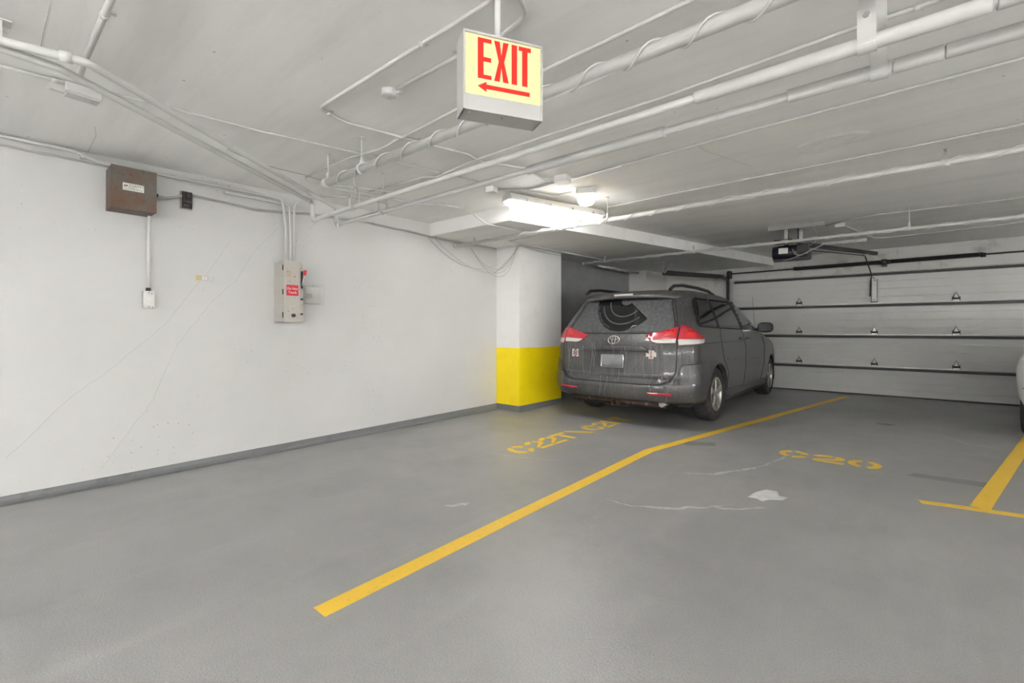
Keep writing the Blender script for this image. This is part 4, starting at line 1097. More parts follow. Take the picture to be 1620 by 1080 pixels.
obj('mount_angle', MB().box(mm + md * -.06 - ms * .06 + Vector((0, 0, (zc_ - mm.z + .15) / 2)), (.045, .006, zc_ - mm.z - .16), Mo).box(mm + md * .12 - ms * .06 + Vector((0, 0, (zc_ - mm.z + .15) / 2)), (.045, .006, zc_ - mm.z - .16), Mo), M_GALV, op)
ra, rb_ = mm + md * .16 + Vector((0, .15, .11)), at_d(1386, 401, 7.95)
obj('rail', ribbon([ra, rb_], .058, .05, Vector((1, -.2, 0)).normalized()), M_DARK, op)
obj('drive_bar', ribbon([ra + Vector((0, 0, -.075)), at_d(1368, 404, 7.75)], .014, .014, Vector((1, -.2, 0)).normalized()), M_DARK, op)
aj = at_d(1368, 403, 7.75)
arm = obj('door_arm', MB().tube([aj, Vector((-.48, DY - .12, 2.16)), Vector((-.50, DY - .06, 2.10)), Vector((-.51, DY - .05, 1.80))], .010, 8), M_DARK, op)
obj('arm_joint', MB().box(aj, (.09, .03, .04)), M_GALV, op)
q = [mm + md * .02 - ms * .10 + Vector((0, 0, .03)), mm + md * .04 - ms * .13 + Vector((0, 0, -.05)), mm + md * .12 - ms * .12 + Vector((0, 0, -.07)), mm + md * .25 - ms * .1 + Vector((0, 0, .0)), mm + md * .40 + Vector((0, 0, .08)), mm + md * .75 + Vector((0, 0, .20))]
obj('flex_conduit', MB().tube(fillet(q, .06, 4), .008, 8), M_CABLED, op)
obj('wire', MB().tube(fillet([mm + md * .2 - ms * .11 + Vector((0, 0, -.04)), mm + md * .05 - ms * .12 + Vector((0, 0, -.09)), mm - md * .1 - ms * .12 + Vector((0, 0, -.14))], .06, 4), .004, 6), M_CABLE, op)
obj('flex_conduit', MB().tube(fillet([ch1 + Vector((-.15, 0, 0)), mm + md * .33 + Vector((0, 0, .16)), mm + md * .2 + Vector((0, 0, .06))], .08, 4), .007, 6), M_CABLED, op)
g0, g1 = at_z(1300, 386, 2.54), at_z(1371, 379, 2.555)
obj('perforated_angle', ribbon([g0, g1], .045, .012, Vector((-(g1 - g0).y, (g1 - g0).x, 0)).normalized()), M_GALV, None, 'pale perforated angle iron hung behind the opener rail', 'bracket')

# ------------------------------------------------------------------ vehicles
class Body:
    def __init__(s, hw, yr, yf, rc, bow, rf, zs, taper):
        s.hw, s.yr, s.yf, s.rc, s.bow, s.rf, s.zs, s.taper = hw, yr, yf, rc, bow, rf, zs, taper
    def plan(s, a, z):
        """a = |x| + (y - y_rear) along the outline from the rear centre; returns x, y"""
        hw = smooth_lerp(s.hw, z); yr = smooth_lerp(s.yr, z); yf = smooth_lerp(s.yf, z)
        r = min(lerp(s.rc, z), hw * .95, (yf - yr) * .45); rf = min(s.rf, hw * .9, (yf - yr) * .45)
        L = yf - yr
        if a <= hw - r: x, dy = a, 0.0
        elif a < hw + r:
            t = (a - (hw - r)) / r; th = PI / 4 + math.asin(max(-1, min(1, (t - 1) / math.sqrt(2))))
            x, dy = hw - r + r * math.sin(th), r - r * math.cos(th)
        elif a <= hw + L - rf: x, dy = hw, a - hw
        elif a < hw + L + rf:
            t = (a - (hw + L - rf)) / rf; th = PI / 4 + math.asin(max(-1, min(1, (t - 1) / math.sqrt(2))))
            x, dy = hw - rf + rf * math.cos(th), L - rf + rf * math.sin(th)
        else: x, dy = max(0.0, hw + L - a + hw - 0) if False else max(0.0, hw - (a - (hw + L))), L
        y = yr + dy
        if dy < 1.2: y += s.bow * (x / hw) ** 2 * max(0, 1 - dy / 1.2)
        k = max(0.0, (y - s.taper[0]) / s.taper[1]); x *= 1 - s.taper[2] * min(1, k) ** 2
        return x, y
    def total(s, z): return 2 * smooth_lerp(s.hw, z) + smooth_lerp(s.yf, z) - smooth_lerp(s.yr, z)
    def pt(s, sv, z):
        x, y = s.plan(abs(sv), z); return Vector((x if sv >= 0 else -x, y, z))
    def on(s, sv, z, off=0.0):
        p = s.pt(sv, z)
        if off == 0: return p
        e = .006
        du = s.pt(sv + e, z) - s.pt(sv - e, z); dv = s.pt(sv, z + e) - s.pt(sv, z - e)
        n = du.cross(dv)
        if n.length < 1e-9: return p
        n.normalize()
        c = Vector((0, 2.4, .8))
        if n.dot(p - c) < 0: n = -n
        return p + n * off
    def mesh(s, nh=48):
        mb = MB(); vs = []; fs = []; rows = []
        for z in s.zs:
            T = s.total(z); hw = smooth_lerp(s.hw, z); r = lerp(s.rc, z); L = T - 2 * hw
            A = [hw * k / 6 * .7 for k in range(7)]
            lo, hi = .7 * hw, hw + r
            A += [lo + (hi - lo) * k / 14 for k in range(1, 15)]
            hi2 = hw + L - s.rf
            A += [hi + (hi2 - hi) * k / 22 for k in range(1, 23)]
            A += [hi2 + (T - hi2) * k / 12 for k in range(1, 13)]
            row = [s.pt(a, z) for a in A] + [Vector((-s.pt(a, z).x, s.pt(a, z).y, z)) for a in A[-2:0:-1]]
            rows.append(row)
        n = len(rows[0])
        for r_ in rows: vs += r_
        for i in range(len(rows) - 1):
            for k in range(n):
                l = (k + 1) % n; fs.append([i*n+k, i*n+l, (i+1)*n+l, (i+1)*n+k])
        fs.append(list(range(n))[::-1]); m = (len(rows) - 1) * n
        fs.append([m + k for k in range(n)])
        return mb.add(vs, fs, True)
def round_poly(poly, r, n=4):
    out = []
    N = len(poly)
    for i in range(N):
        a_, b_, c_ = Vector(poly[i - 1]), Vector(poly[i]), Vector(poly[(i + 1) % N])
        rr = r[i] if isinstance(r, (list, tuple)) else r
        u = a_ - b_; v = c_ - b_; lu, lv = u.length, v.length
        t = min(rr, lu * .45, lv * .45)
        if t < 1e-5: out.append(b_[:]); continue
        p, q_ = b_ + u / lu * t, b_ + v / lv * t
        for k in range(n + 1):
            s = k / n; out.append((p * (1 - s) ** 2 + b_ * 2 * s * (1 - s) + q_ * s * s)[:])
    return out
def patch(B, poly, off, thick=.004, step=.06, inner=None):
    """polygon in (s, z) laid on the body surface, offset outwards"""
    bm = bmesh.new()
    vs = [bm.verts.new((p[0], p[1], 0)) for p in poly]
    f = bm.faces.new(vs)
    bmesh.ops.triangulate(bm, faces=[f])
    x0, x1 = min(p[0] for p in poly), max(p[0] for p in poly); z0, z1 = min(p[1] for p in poly), max(p[1] for p in poly)
    x = math.ceil(x0 / step) * step
    while x < x1:
        bmesh.ops.bisect_plane(bm, geom=bm.verts[:] + bm.edges[:] + bm.faces[:], plane_co=(x, 0, 0), plane_no=(1, 0, 0)); x += step
    z = math.ceil(z0 / step) * step
    while z < z1:
        bmesh.ops.bisect_plane(bm, geom=bm.verts[:] + bm.edges[:] + bm.faces[:], plane_co=(0, z, 0), plane_no=(0, 1, 0)); z += step
    bmesh.ops.remove_doubles(bm, verts=bm.verts[:], dist=1e-5)
    bm.verts.index_update()
    co = [(v.co.x, v.co.y) for v in bm.verts]; faces = [[v.index for v in f.verts] for f in bm.faces]
    # make every face look outwards
    bm.normal_update(); flip = [f.normal.z < 0 for f in bm.faces]
    edges = [(e.verts[0].index, e.verts[1].index) for e in bm.edges if len(e.link_faces) == 1]
    bm.free()
    top = [B.on(a, b, off) for a, b in co]; bot = [B.on(a, b, off - thick) for a, b in co]
    n = len(co); mb = MB()
    o = len(mb.v); mb.v += top + bot
    for f, fl in zip(faces, flip):
        mb.f.append(f[::-1] if fl else f); mb.sm.append(True)
    for a_, b_ in edges:
        mb.f.append([a_, b_, n + b_, n + a_]); mb.sm.append(False)
    return mb
def fix_normals(o):
    bm = bmesh.new(); bm.from_mesh(o.data); bmesh.ops.recalc_face_normals(bm, faces=bm.faces[:]); bm.to_mesh(o.data); bm.free()

def m_paint(name, col, dust, amt, metal=.45, rough=.38):
    m = mat(name, col, rough, metal, coat=.35); t = NT(m)
    v = t.coords((1, 1, 1)); v2 = t.coords((9, 9, .35))
    n1 = t.ramp(t.noise(v, 1.6, 5), [(.3, 0.25 * amt), (.7, amt)])
    n2 = t.ramp(t.noise(v2, 4.0, 5, .6), [(.55, 0.0), (.68, .55 * amt)])
    n3 = t.ramp(t.noise(v, 60, 3), [(.45, 0.0), (.75, .4 * amt)])
    f = t.math('MINIMUM', t.math('ADD', t.math('ADD', n1, n2), n3), .85)
    t.l(t.mix(f, col, dust), t.b.inputs['Base Color'])
    t.l(t.math('ADD', t.math('MULTIPLY', f, .4), rough * .75), t.b.inputs['Roughness'])
    t.l(t.math('MULTIPLY', t.math('SUBTRACT', 1.0, f), metal), t.b.inputs['Metallic'])
    return m
M_PAINT = m_paint('dusty_grey_car_paint', (.036, .036, .039), (.19, .185, .18), .5)
M_WPAINT = m_paint('white_car_paint', (.9, .9, .89), (.75, .75, .74), .1, 0.0, .3)
M_GLASS = mat('dark_tinted_glass', (.012, .013, .015), .06, 0, .6)
M_GLASSL = mat('side_window_glass', (.05, .055, .06), .05, 0, .8)
def m_dustglass():
    m = mat('dusty_rear_glass', (.14, .145, .15), .55); t = NT(m); v2 = t.coords((14, 14, 1.0)); v = t.coords()
    f = t.ramp(t.noise(v2, 3, 5), [(.4, 0.0), (.75, .6)]); g = t.ramp(t.noise(v, 40, 4), [(.45, 0.0), (.8, .5)])
    t.l(t.mix(t.math('MAXIMUM', f, g), (.055, .058, .062), (.17, .174, .18)), t.b.inputs['Base Color']); return m
M_DGLASS = m_dustglass()
M_SMEAR = mat('glass_dust_streak', (.075, .077, .08), .7)
M_REDL = mat('red_tail_lens', (.50, .035, .055), .12, 0, .5, coat=.5)
M_REDL2 = mat('bright_red_lamp_core', (.70, .03, .03), .15, 0, .6, coat=.5)
M_CLRL = mat('clear_lamp_lens', (.6, .58, .56), .15, 0, .6, coat=.5)
M_TYRE = m_spot('dusty_tyre_rubber', (.028, .027, .026), (.09, .085, .08), 8, .5, .75, .8, 0, .6)
M_ALLOY = mat('dull_silver_alloy', (.52, .50, .47), .35, .7)
M_CHROME = mat('chrome', (.75, .75, .75), .15, 1.0)
M_RUST = m_spot('rusted_steel_tube', (.09, .055, .04), (.3, .26, .23), 14, .58, .68, .75, .2, .8)
M_GAP = mat('panel_gap_shadow', (.02, .02, .02), .8)
M_WELL = mat('wheel_well_liner', (.012, .012, .012), .9)
M_PLATE = mat('blank_grey_plate', (.24, .245, .25), .8, spec=.2)
M_DECAL = mat('dusty_white_vinyl', (.6, .58, .56), .6)
M_SALT = mat('dried_salt_streak', (.33, .33, .33), .8)

def wheel(t, M, cx, cy, r, w, side, spokes=5):
    """wheel centred at (cx, cy, r); outer face at x = cx (towards side)"""
    A = M @ frame((cx, cy, r), (0, 1, 0), (0, 0, 1), (side, 0, 0))   # local z points outwards
    if side < 0: A = M @ frame((cx, cy, r), (0, -1, 0), (0, 0, 1), (-1, 0, 0))
    rr = r * .635
    prof = [(rr, -w), (r * .80, -w - .004), (r * .94, -w + .008), (r * .985, -w + .03), (r, -w + .05), (r, -.055), (r * .985, -.032), (r * .94, -.008), (r * .86, .004), (r * .76, .006), (r * .68, .0), (rr, -.006)]
    ty = obj('wheel', MB().lathe(prof, 48, A), M_TYRE, t)
    for zz in (-w * .35, -w * .5, -w * .65):
        pass
    pr = [(rr, -.003), (rr * .985, .001), (rr * .95, -.002), (rr * .92, -.03), (rr * .90, -w + .03), (rr * .3, -w + .02), (0.001, -w + .02)]
    obj('rim', MB().lathe(pr, 48, A), M_ALLOY, ty)
    obj('brake_disc', MB().lathe([(.001, -.075), (rr * .72, -.075), (rr * .72, -.09), (.001, -.09)], 32, A), M_DARK, ty)
    obj('hub', MB().lathe([(rr * .24, -.05), (rr * .23, -.018), (rr * .16, -.010), (.001, -.008)], 24, A), M_ALLOY, ty)
    for k in range(spokes):
        a = 2 * PI * k / spokes + .31; R2 = A @ Matrix.Rotation(a, 4, 'Z')
        mb = MB()
        for sg in (1,):
            vs = []
            for rad, hw_, zo, th in ((rr * .16, rr * .16, -.014, .03), (rr * .5, rr * .13, -.010, .03), (rr * .78, rr * .17, -.014, .03), (rr * .97, rr * .26, -.006, .03)):
                vs += [(rad, -hw_, zo), (rad, -hw_ * .55, zo + .010), (rad, hw_ * .55, zo + .010), (rad, hw_, zo), (rad, hw_ * .8, zo - th), (rad, -hw_ * .8, zo - th)]
            fs = []
            for i in range(3):
                for j in range(6): fs.append([i*6+j, i*6+(j+1) % 6, (i+1)*6+(j+1) % 6, (i+1)*6+j])
            fs += [[5,4,3,2,1,0], [18,19,20,21,22,23]]
            mb.add([R2 @ Vector(v) for v in vs], fs)
        so = obj('spoke', mb, M_ALLOY, ty); fix_normals(so)
    return ty
def cut_arches(mb, cuts, M):
    me = mesh_from('tmpbody', mb, None); o = bpy.data.objects.new('tmpbody', me); COL.objects.link(o)
    bm = bmesh.new(); bm.from_mesh(me); bmesh.ops.recalc_face_normals(bm, faces=bm.faces[:]); bm.to_mesh(me); bm.free()
    tmp = []
    for (x0, x1, cy, cz_, r) in cuts:
        cme = mesh_from('tmpc', MB().cyl((x0, cy, cz_), (x1, cy, cz_), r, 40), None); co = bpy.data.objects.new('tmpc', cme); COL.objects.link(co); tmp.append(co)
        bm = bmesh.new(); bm.from_mesh(cme); bmesh.ops.recalc_face_normals(bm, faces=bm.faces[:]); bm.to_mesh(cme); bm.free()
        md_ = o.modifiers.new('b', 'BOOLEAN'); md_.object = co; md_.operation = 'DIFFERENCE'; md_.solver = 'EXACT'
    bpy.context.view_layer.update()
    dg = bpy.context.evaluated_depsgraph_get(); res = bpy.data.meshes.new_from_object(o.evaluated_get(dg))
    for q_ in tmp + [o]: bpy.data.objects.remove(q_)
    res.transform(M); res.materials.clear()
    return res
def smooth_by_angle(me, ang=40):
    me.polygons.foreach_set('use_smooth', [True] * len(me.polygons))
    try: me.set_sharp_from_angle(angle=math.radians(ang))
    except Exception: pass

# ---- grey minivan
VX, VY0 = -2.858, 5.28
zsv = [.20, .24, .28, .33, .38, .44, .50, .56, .62, .68, .75, .82, .88, .94, .98, 1.02, 1.06, 1.10, 1.14, 1.18, 1.22, 1.27, 1.32, 1.37, 1.42, 1.47, 1.52, 1.57, 1.61, 1.645, 1.67, 1.69, 1.705, 1.718, 1.728, 1.735, 1.74]
VB = Body(hw=[(.20, .90), (.34, .955), (.55, .985), (.80, .992), (1.0, .985), (1.15, .962), (1.22, .948), (1.40, .890), (1.60, .812), (1.66, .775), (1.70, .725), (1.725, .62), (1.74, .40)],
          yr=[(.20, .62), (.28, .50), (.325, .10), (.36, .02), (.45, .0), (.56, .01), (.62, .045), (.80, .055), (.95, .06), (1.05, .085), (1.15, .13), (1.35, .27), (1.55, .40), (1.64, .47), (1.70, .56), (1.725, .75), (1.74, 1.1)],
          yf=[(.20, 4.95), (.35, 5.15), (.55, 5.20), (.75, 5.16), (.90, 5.02), (.98, 4.80), (1.04, 4.50), (1.10, 4.15), (1.18, 3.80), (1.30, 3.53), (1.50, 3.12), (1.62, 2.82), (1.69, 2.55), (1.72, 2.30), (1.74, 1.9)],
          rc=[(.20, .28), (.6, .26), (1.0, .22), (1.2, .20), (1.6, .22), (1.74, .3)], bow=.11, rf=.55, zs=zsv, taper=(3.3, 1.9, .10))
van = thing('minivan', 'dusty grey minivan parked beside the yellow pillar with red tail lamps', 'car', (VX, VY0, 0))
MV = MW[van.name]
def vp(name, mb, m, parent=van, label=None, fix=True):
    mb.v = [MV @ Vector(v) for v in mb.v]; o = obj(name, mb, m, parent, label)
    if fix: fix_normals(o)
    return o
RWy, FWy, WR = 1.10, 4.29, .352
bodymb = VB.mesh()
res = cut_arches(bodymb, [(.66, 1.3, RWy, WR, .405), (-1.3, -.66, RWy, WR, .405), (.60, 1.3, FWy, WR, .405), (-1.3, -.60, FWy, WR, .405)], MV)
res.materials.append(M_PAINT); smooth_by_angle(res, 35)
vbody = obj('body_shell', None, None, van, me=res)
for sx in (-1, 1):
    for wy, xi in ((RWy, .66), (FWy, .60)):
        mb = MB(); q = []
        vs, fs = [], []; n = 24
        for i in range(n + 1):
            a = -.25 + (PI + .5) * i / n
            for x in (xi + .004, .93): vs.append((sx * x, wy + .402 * math.cos(a), WR + .402 * math.sin(a)))
        for i in range(n): fs.append([2*i, 2*i+1, 2*i+3, 2*i+2])
        o = len(vs); vs.append((sx * (xi + .004), wy, WR)); 
        for i in range(n): fs.append([2*i, 2*i+2, o])
        mb.add(vs, fs, True); vp('wheel_well', mb, M_WELL, fix=False)
        wheel(van, MV, sx * (.955 if wy == RWy else .935), wy, WR, .225, sx)
# glass
def side_s(B, y, z): return smooth_lerp(B.hw, z) + (y - smooth_lerp(B.yr, z))
def side_poly(B, pts): return [(side_s(B, y, z), z) for y, z in pts]
rw = round_poly([(-.735, 1.145), (.735, 1.145), (.735, 1.22), (.60, 1.60), (-.60, 1.60), (-.735, 1.22)], [.05, .05, .1, .06, .06, .1])
tg = round_poly([(-.64, .535), (.64, .535), (.79, .66), (.80, 1.0), (.78, 1.18), (.62, 1.62), (-.62, 1.62), (-.78, 1.18), (-.80, 1.0), (-.79, .66)], [.12, .12, .1, .1, .1, .03, .03, .1, .1, .1])
tail = vp('tailgate', patch(VB, tg, .006, .006), M_PAINT)
rear_glass = vp('rear_window', patch(VB, rw, .009, .005), M_DGLASS, tail)
def seamline(B, poly, off, r, nm, closed=True, par=van, m=None):
    q = []
    N = len(poly)
    for i in range(N if closed else N - 1):
        a_, b_ = Vector(poly[i]), Vector(poly[(i + 1) % N]); n = max(1, int((b_ - a_).length / .05))
        for k in range(n): q.append(B.on(*(a_.lerp(b_, k / n)), off))
    if not closed: q.append(B.on(*poly[-1], off))
    return vp(nm, MB().tube(q, r, 5, closed=closed), m or M_GAP, par, fix=False)
seamline(VB, tg, .006, .004, 'panel_gap')
seamline(VB, rw, .010, .004, 'window_seal', par=tail)
# wiped sector on the rear glass
cxs, czs = .03, 1.60
def arcpoly(r0, r1, a0, a1, n=18):
    P = []
    for i in range(n + 1):
        a = math.radians(a0 + (a1 - a0) * i / n); P.append((cxs + r1 * math.cos(a), czs + r1 * math.sin(a) * .98))
    for i in range(n + 1):
        a = math.radians(a1 + (a0 - a1) * i / n); P.append((cxs + r0 * math.cos(a), czs + r0 * math.sin(a) * .98))
    return P
vp('wiped_arc', patch(VB, arcpoly(.09, .44, 182, 321), .0105, .0012, .05), M_GLASS, rear_glass, label='dark wiped arc on dusty glass')
for r0, r1, a0, a1 in ((.235, .250, 190, 318), (.335, .352, 196, 312), (.405, .414, 205, 250)):
    vp('dust_streak', patch(VB, arcpoly(r0, r1, a0, a1), .0115, .0008, .05), M_SMEAR, rear_glass)
# side glass (right and left), belt at 1.2
for sx in (1, -1):
    def SP(pts): return [(sx * a, b) for a, b in side_poly(VB, pts)]
    sgs = []
    for nm, pts, rr, mm_ in (('rear_quarter_window', [(.30, 1.24), (1.16, 1.215), (1.10, 1.60), (.50, 1.60)], [.12, .03, .04, .12], M_GLASS),
                             ('sliding_door_window', [(1.22, 1.215), (2.28, 1.20), (2.12, 1.615), (1.17, 1.605)], [.03, .03, .04, .04], M_GLASS),
                             ('front_door_window', [(2.36, 1.20), (3.46, 1.185), (3.03, 1.46), (2.66, 1.60), (2.22, 1.615)], [.03, .04, .2, .1, .04], M_GLASSL)):
        P = round_poly(SP(pts), rr); g = vp(nm, patch(VB, P, .004, .006), mm_)
        seamline(VB, P, .004, .005, 'window_seal', par=g)
    # door gaps
    seamline(VB, SP([(1.13, 1.66), (1.24, 1.20), (1.30, .80), (1.52, .60), (1.55, .36)]), .001, .0035, 'panel_gap', False)
    seamline(VB, SP([(2.16, 1.67), (2.33, 1.19), (2.40, .95), (2.40, .36)]), .001, .0035, 'panel_gap', False)
    seamline(VB, SP([(2.95, 1.52), (3.50, 1.16), (3.62, .95), (3.58, .62), (3.50, .36)]), .001, .0035, 'panel_gap', False)
    seamline(VB, SP([(.42, 1.03), (1.2, 1.035), (2.3, 1.03)]), .001, .003, 'slide_track', False)
    # crease along the doors and rocker
    seamline(VB, SP([(1.45, .80), (2.4, .78), (3.5, .74)]), -.004, .008, 'body_crease', False, m=M_PAINT)
    P = round_poly(SP([(1.56, .24), (3.86, .24), (3.82, .36), (1.54, .38)]), .03)
    vp('rocker_panel', patch(VB, P, .022, .02), M_PAINT)
    # handles
    for yy in (2.20, 2.50):
        a_ = VB.on(sx * side_s(VB, yy - .10, 1.065), 1.065, .028); b_ = VB.on(sx * side_s(VB, yy + .10, 1.065), 1.065, .028)
        a0 = VB.on(sx * side_s(VB, yy - .12, 1.065), 1.065, .0); b0_ = VB.on(sx * side_s(VB, yy + .12, 1.065), 1.065, .0)
        vp('door_handle', MB().tube(fillet([a0, a_, b_, b0_], .02, 4), .014, 8), M_PAINT, fix=False)
    # mirror
    mz = 1.235; my = 3.22
    base = VB.on(sx * side_s(VB, my + .1, 1.20), 1.20, 0)
    mb = MB()
    vs, fs = [], []; N = 20
    for i, (dy, sc) in enumerate(((.0, .0), (.004, .85), (.02, .98), (.08, 1.0), (.14, .8), (.175, .4), (.18, .02))):
        for k in range(N):
            a = 2 * PI * k / N; c_, s_ = math.cos(a), math.sin(a); q = (abs(c_) ** 3 + abs(s_) ** 3) ** (-1 / 3)
            vs.append((sx * (1.075 + .115 * sc * q * c_), my + dy, mz + .085 * sc * q * s_))
    for i in range(6):
        for k in range(N): fs.append([i*N+k, i*N+(k+1) % N, (i+1)*N+(k+1) % N, (i+1)*N+k])
    mb.add(vs, fs, True); mir = vp('side_mirror', mb, M_BLACK)
    vp('mirror_stalk', MB().tube([base + Vector((0, .03, .0)), Vector((sx * 1.02, my + .10, mz - .04))], [.035, .028], 8), M_BLACK, mir)
    vp('mirror_glass', MB().box((sx * 1.075, my - .002, mz), (.18, .006, .12), None, .002), M_GLASSL, mir)
    # roof rail
    hwz = .70
    path = [(sx * .60, .42, 1.70), (sx * .605, .52, 1.752), (sx * .61, .8, 1.778), (sx * .61, 1.35, 1.782), (sx * .605, 1.85, 1.768), (sx * .60, 2.12, 1.728)]
    vp('roof_rail', MB().tube(fillet(path, .12, 5), .022, 10), M_BLACK, fix=False)
    # tail lamp, wraps round the corner
    hz = lambda s_, z_: (sx * s_, z_)
    hw1 = .985
    outer = round_poly([hz(.815, 1.01), hz(1.32, 1.035), hz(1.335, 1.13), hz(1.18, 1.14), hz(1.05, 1.175), hz(.86, 1.25), hz(.80, 1.245), hz(.795, 1.08)], [.01, .02, .02, .05, .08, .02, .01, .02])
    tl = vp('tail_lamp', patch(VB, outer, .012, .012, .05), M_REDL)
    vp('lamp_core', patch(VB, round_poly([hz(.87, 1.095), hz(1.08, 1.095), hz(1.06, 1.15), hz(.90, 1.20)], .02), .0135, .0012, .05), M_REDL2, tl)
    vp('lamp_core', patch(VB, round_poly([hz(1.13, 1.095), hz(1.29, 1.095), hz(1.29, 1.12), hz(1.14, 1.125)], .01), .0135, .0012, .05), M_REDL2, tl)
    vp('reverse_lens', patch(VB, round_poly([hz(.812, 1.012), hz(1.315, 1.036), hz(1.325, 1.085), hz(.797, 1.08)], .01), .0135, .0015, .05), M_CLRL, tl)
    inner = round_poly([hz(.775, 1.03), hz(.785, 1.235), hz(.70, 1.205), hz(.44, 1.135), hz(.405, 1.12), hz(.50, 1.045), hz(.56, 1.025)], [.01, .03, .03, .03, .01, .03, .02])
    ti = vp('tailgate_lamp', patch(VB, inner, .016, .008, .05), M_REDL, tail)
    vp('reverse_lens', patch(VB, round_poly([hz(.773, 1.032), hz(.776, 1.085), hz(.475, 1.07), hz(.505, 1.047), hz(.56, 1.028)], .008), .0175, .0015, .05), M_CLRL, ti)
    vp('lamp_core', patch(VB, round_poly([hz(.62, 1.11), hz(.75, 1.115), hz(.75, 1.20), hz(.70, 1.185)], .01), .0175, .0012, .05), M_REDL2, ti)
    # bumper reflector
    vp('reflector', patch(VB, round_poly([hz(.50, .425), hz(.76, .425), hz(.76, .452), hz(.48, .448)], .006), .046, .006, .05), M_REDL)
    vp('mud_flap', MB().box((sx * .86, RWy + .40, .29), (.17, .012, .16)), M_PAINT)
# bumper
hwB = .985
bp = [(-1.43, .30), (-.7, .335), (.7, .335), (1.43, .30), (1.47, .50), (1.50, .70), (1.46, .79), (1.15, .80), (.845, .78), (.83, .66), (.68, .525), (-.68, .525), (-.83, .66), (-.845, .78), (-1.15, .80), (-1.46, .79), (-1.50, .70), (-1.47, .50)]
bp2 = round_poly(bp, [.03, .3, .3, .03, .1, .1, .05, .1, .05, .08, .1, .1, .08, .05, .1, .05, .1, .1])
class Bump:
    """the bumper stands proud of the body, more so at mid height"""
    def __init__(s, B): s.B = B
    def on(s, a, z, off): return s.B.on(a, z, off + .026 * max(0, math.sin(PI * min(1, max(0, (z - .28) / .52)))))
vp('rear_bumper', patch(Bump(VB), bp2, .014, .03, .06), M_PAINT)
# tailgate trim: handle garnish, plate, emblem
def tp_(x, z, off=.0): return VB.on(x, z, off)
gar = [(-.47, .93), (.47, .93), (.43, .985), (-.43, .985)]
vp('plate_garnish', patch(VB, round_poly(gar, [.03, .03, .06, .06]), .034, .03, .05), M_PAINT, tail)
vp('recess_edge', MB().tube([tp_(-.40, .93, .004), tp_(-.36, .80, .004), tp_(-.28, .70, .004)], .004, 5), M_PAINT, tail, fix=False)
vp('recess_edge', MB().tube([tp_(.40, .93, .004), tp_(.36, .80, .004), tp_(.28, .70, .004)], .004, 5), M_PAINT, tail, fix=False)
vp('tailgate_crease', patch(VB, round_poly([(-.69, .60), (.69, .60), (.74, .655), (-.74, .655)], .02), .0085, .004, .06), M_PAINT, tail)
pl = vp('licence_plate', patch(VB, round_poly([(-.155, .722), (.150, .722), (.150, .880), (-.155, .880)], .012), .020, .012, .08), M_PLATE, tail, label='blank grey licence plate')
seamline(VB, round_poly([(-.157, .720), (.152, .720), (.152, .882), (-.157, .882)], .012), .020, .005, 'plate_frame', par=tail, m=M_CHROME)
def on_ring(cx_, cz0, rx, rz, n=24): return [tp_(cx_ + rx * math.cos(2*PI*i/n), cz0 + rz * math.sin(2*PI*i/n), .012) for i in range(n)]
em = vp('emblem', MB().tube(on_ring(.0, 1.063, .078, .053), .0055, 6, closed=True), M_CHROME, tail, fix=False)
vp('emblem_ring', MB().tube(on_ring(.0, 1.085, .052, .022, 18), .0045, 6, closed=True), M_CHROME, em, fix=False)
vp('emblem_ring', MB().tube(on_ring(.0, 1.063, .024, .048, 18), .0045, 6, closed=True), M_CHROME, em, fix=False)
Mtxt = lambda x, z, o_: frame(tp_(x, z, o_), (1, 0, 0), (tp_(x, z + .02, o_) - tp_(x, z - .02, o_)).normalized(), (0, -1, 0))
vp('badge', text_mb('LE', .05, Mtxt(.625, .622, .014), .002, 1.35), M_CHROME, tail, fix=False)
vp('badge', text_mb('S I E N N A', .036, Mtxt(.0, .958, .037), .0015, 1.9), M_PAINT, tail, fix=False)
def decal(x, z, polys, m, o_=.010):
    mb = MB()
    for P in polys:
        pp = patch(VB, [(x + a, z + b) for a, b in P], o_, .001, .05); mb.add(pp.v, pp.f)
    return vp('decal', mb, m, tail, fix=False)
Mlet = [(-.055, -.05), (-.012, -.05), (-.012, -.03), (-.02, -.03), (-.02, -.005), (0, -.028), (.02, -.005), (.02, -.03), (.012, -.03), (.012, -.05), (.055, -.05), (.055, -.03), (.045, -.03), (.045, .03), (.055, .03), (.055, .05), (.022, .05), (0, .02), (-.022, .05), (-.055, .05), (-.055, .03), (-.045, .03), (-.045, -.03), (-.055, -.03)]
decal(-.58, .885, [[(a, b) for a, b in Mlet]], M_DECAL); decal(-.58, .885, [[(a * .62, b * .66) for a, b in Mlet]], mat('faded_maroon_print', (.30, .16, .17), .6), .0108)
Ilet = [(-.03, -.05), (.03, -.05), (.03, -.022), (.062, -.03), (.062, .02), (.025, .01), (.03, .05), (-.03, .05), (-.025, .01), (-.062, .02), (-.062, -.03), (-.03, -.022)]
decal(.50, .895, [Ilet], M_DECAL); decal(.50, .895, [[(-.018, -.04), (.018, -.04), (.008, -.01), (.008, .015), (.018, .042), (-.018, .042), (-.008, .015), (-.008, -.01)]], mat('gold_red_print', (.50, .2, .1), .6), .0108)
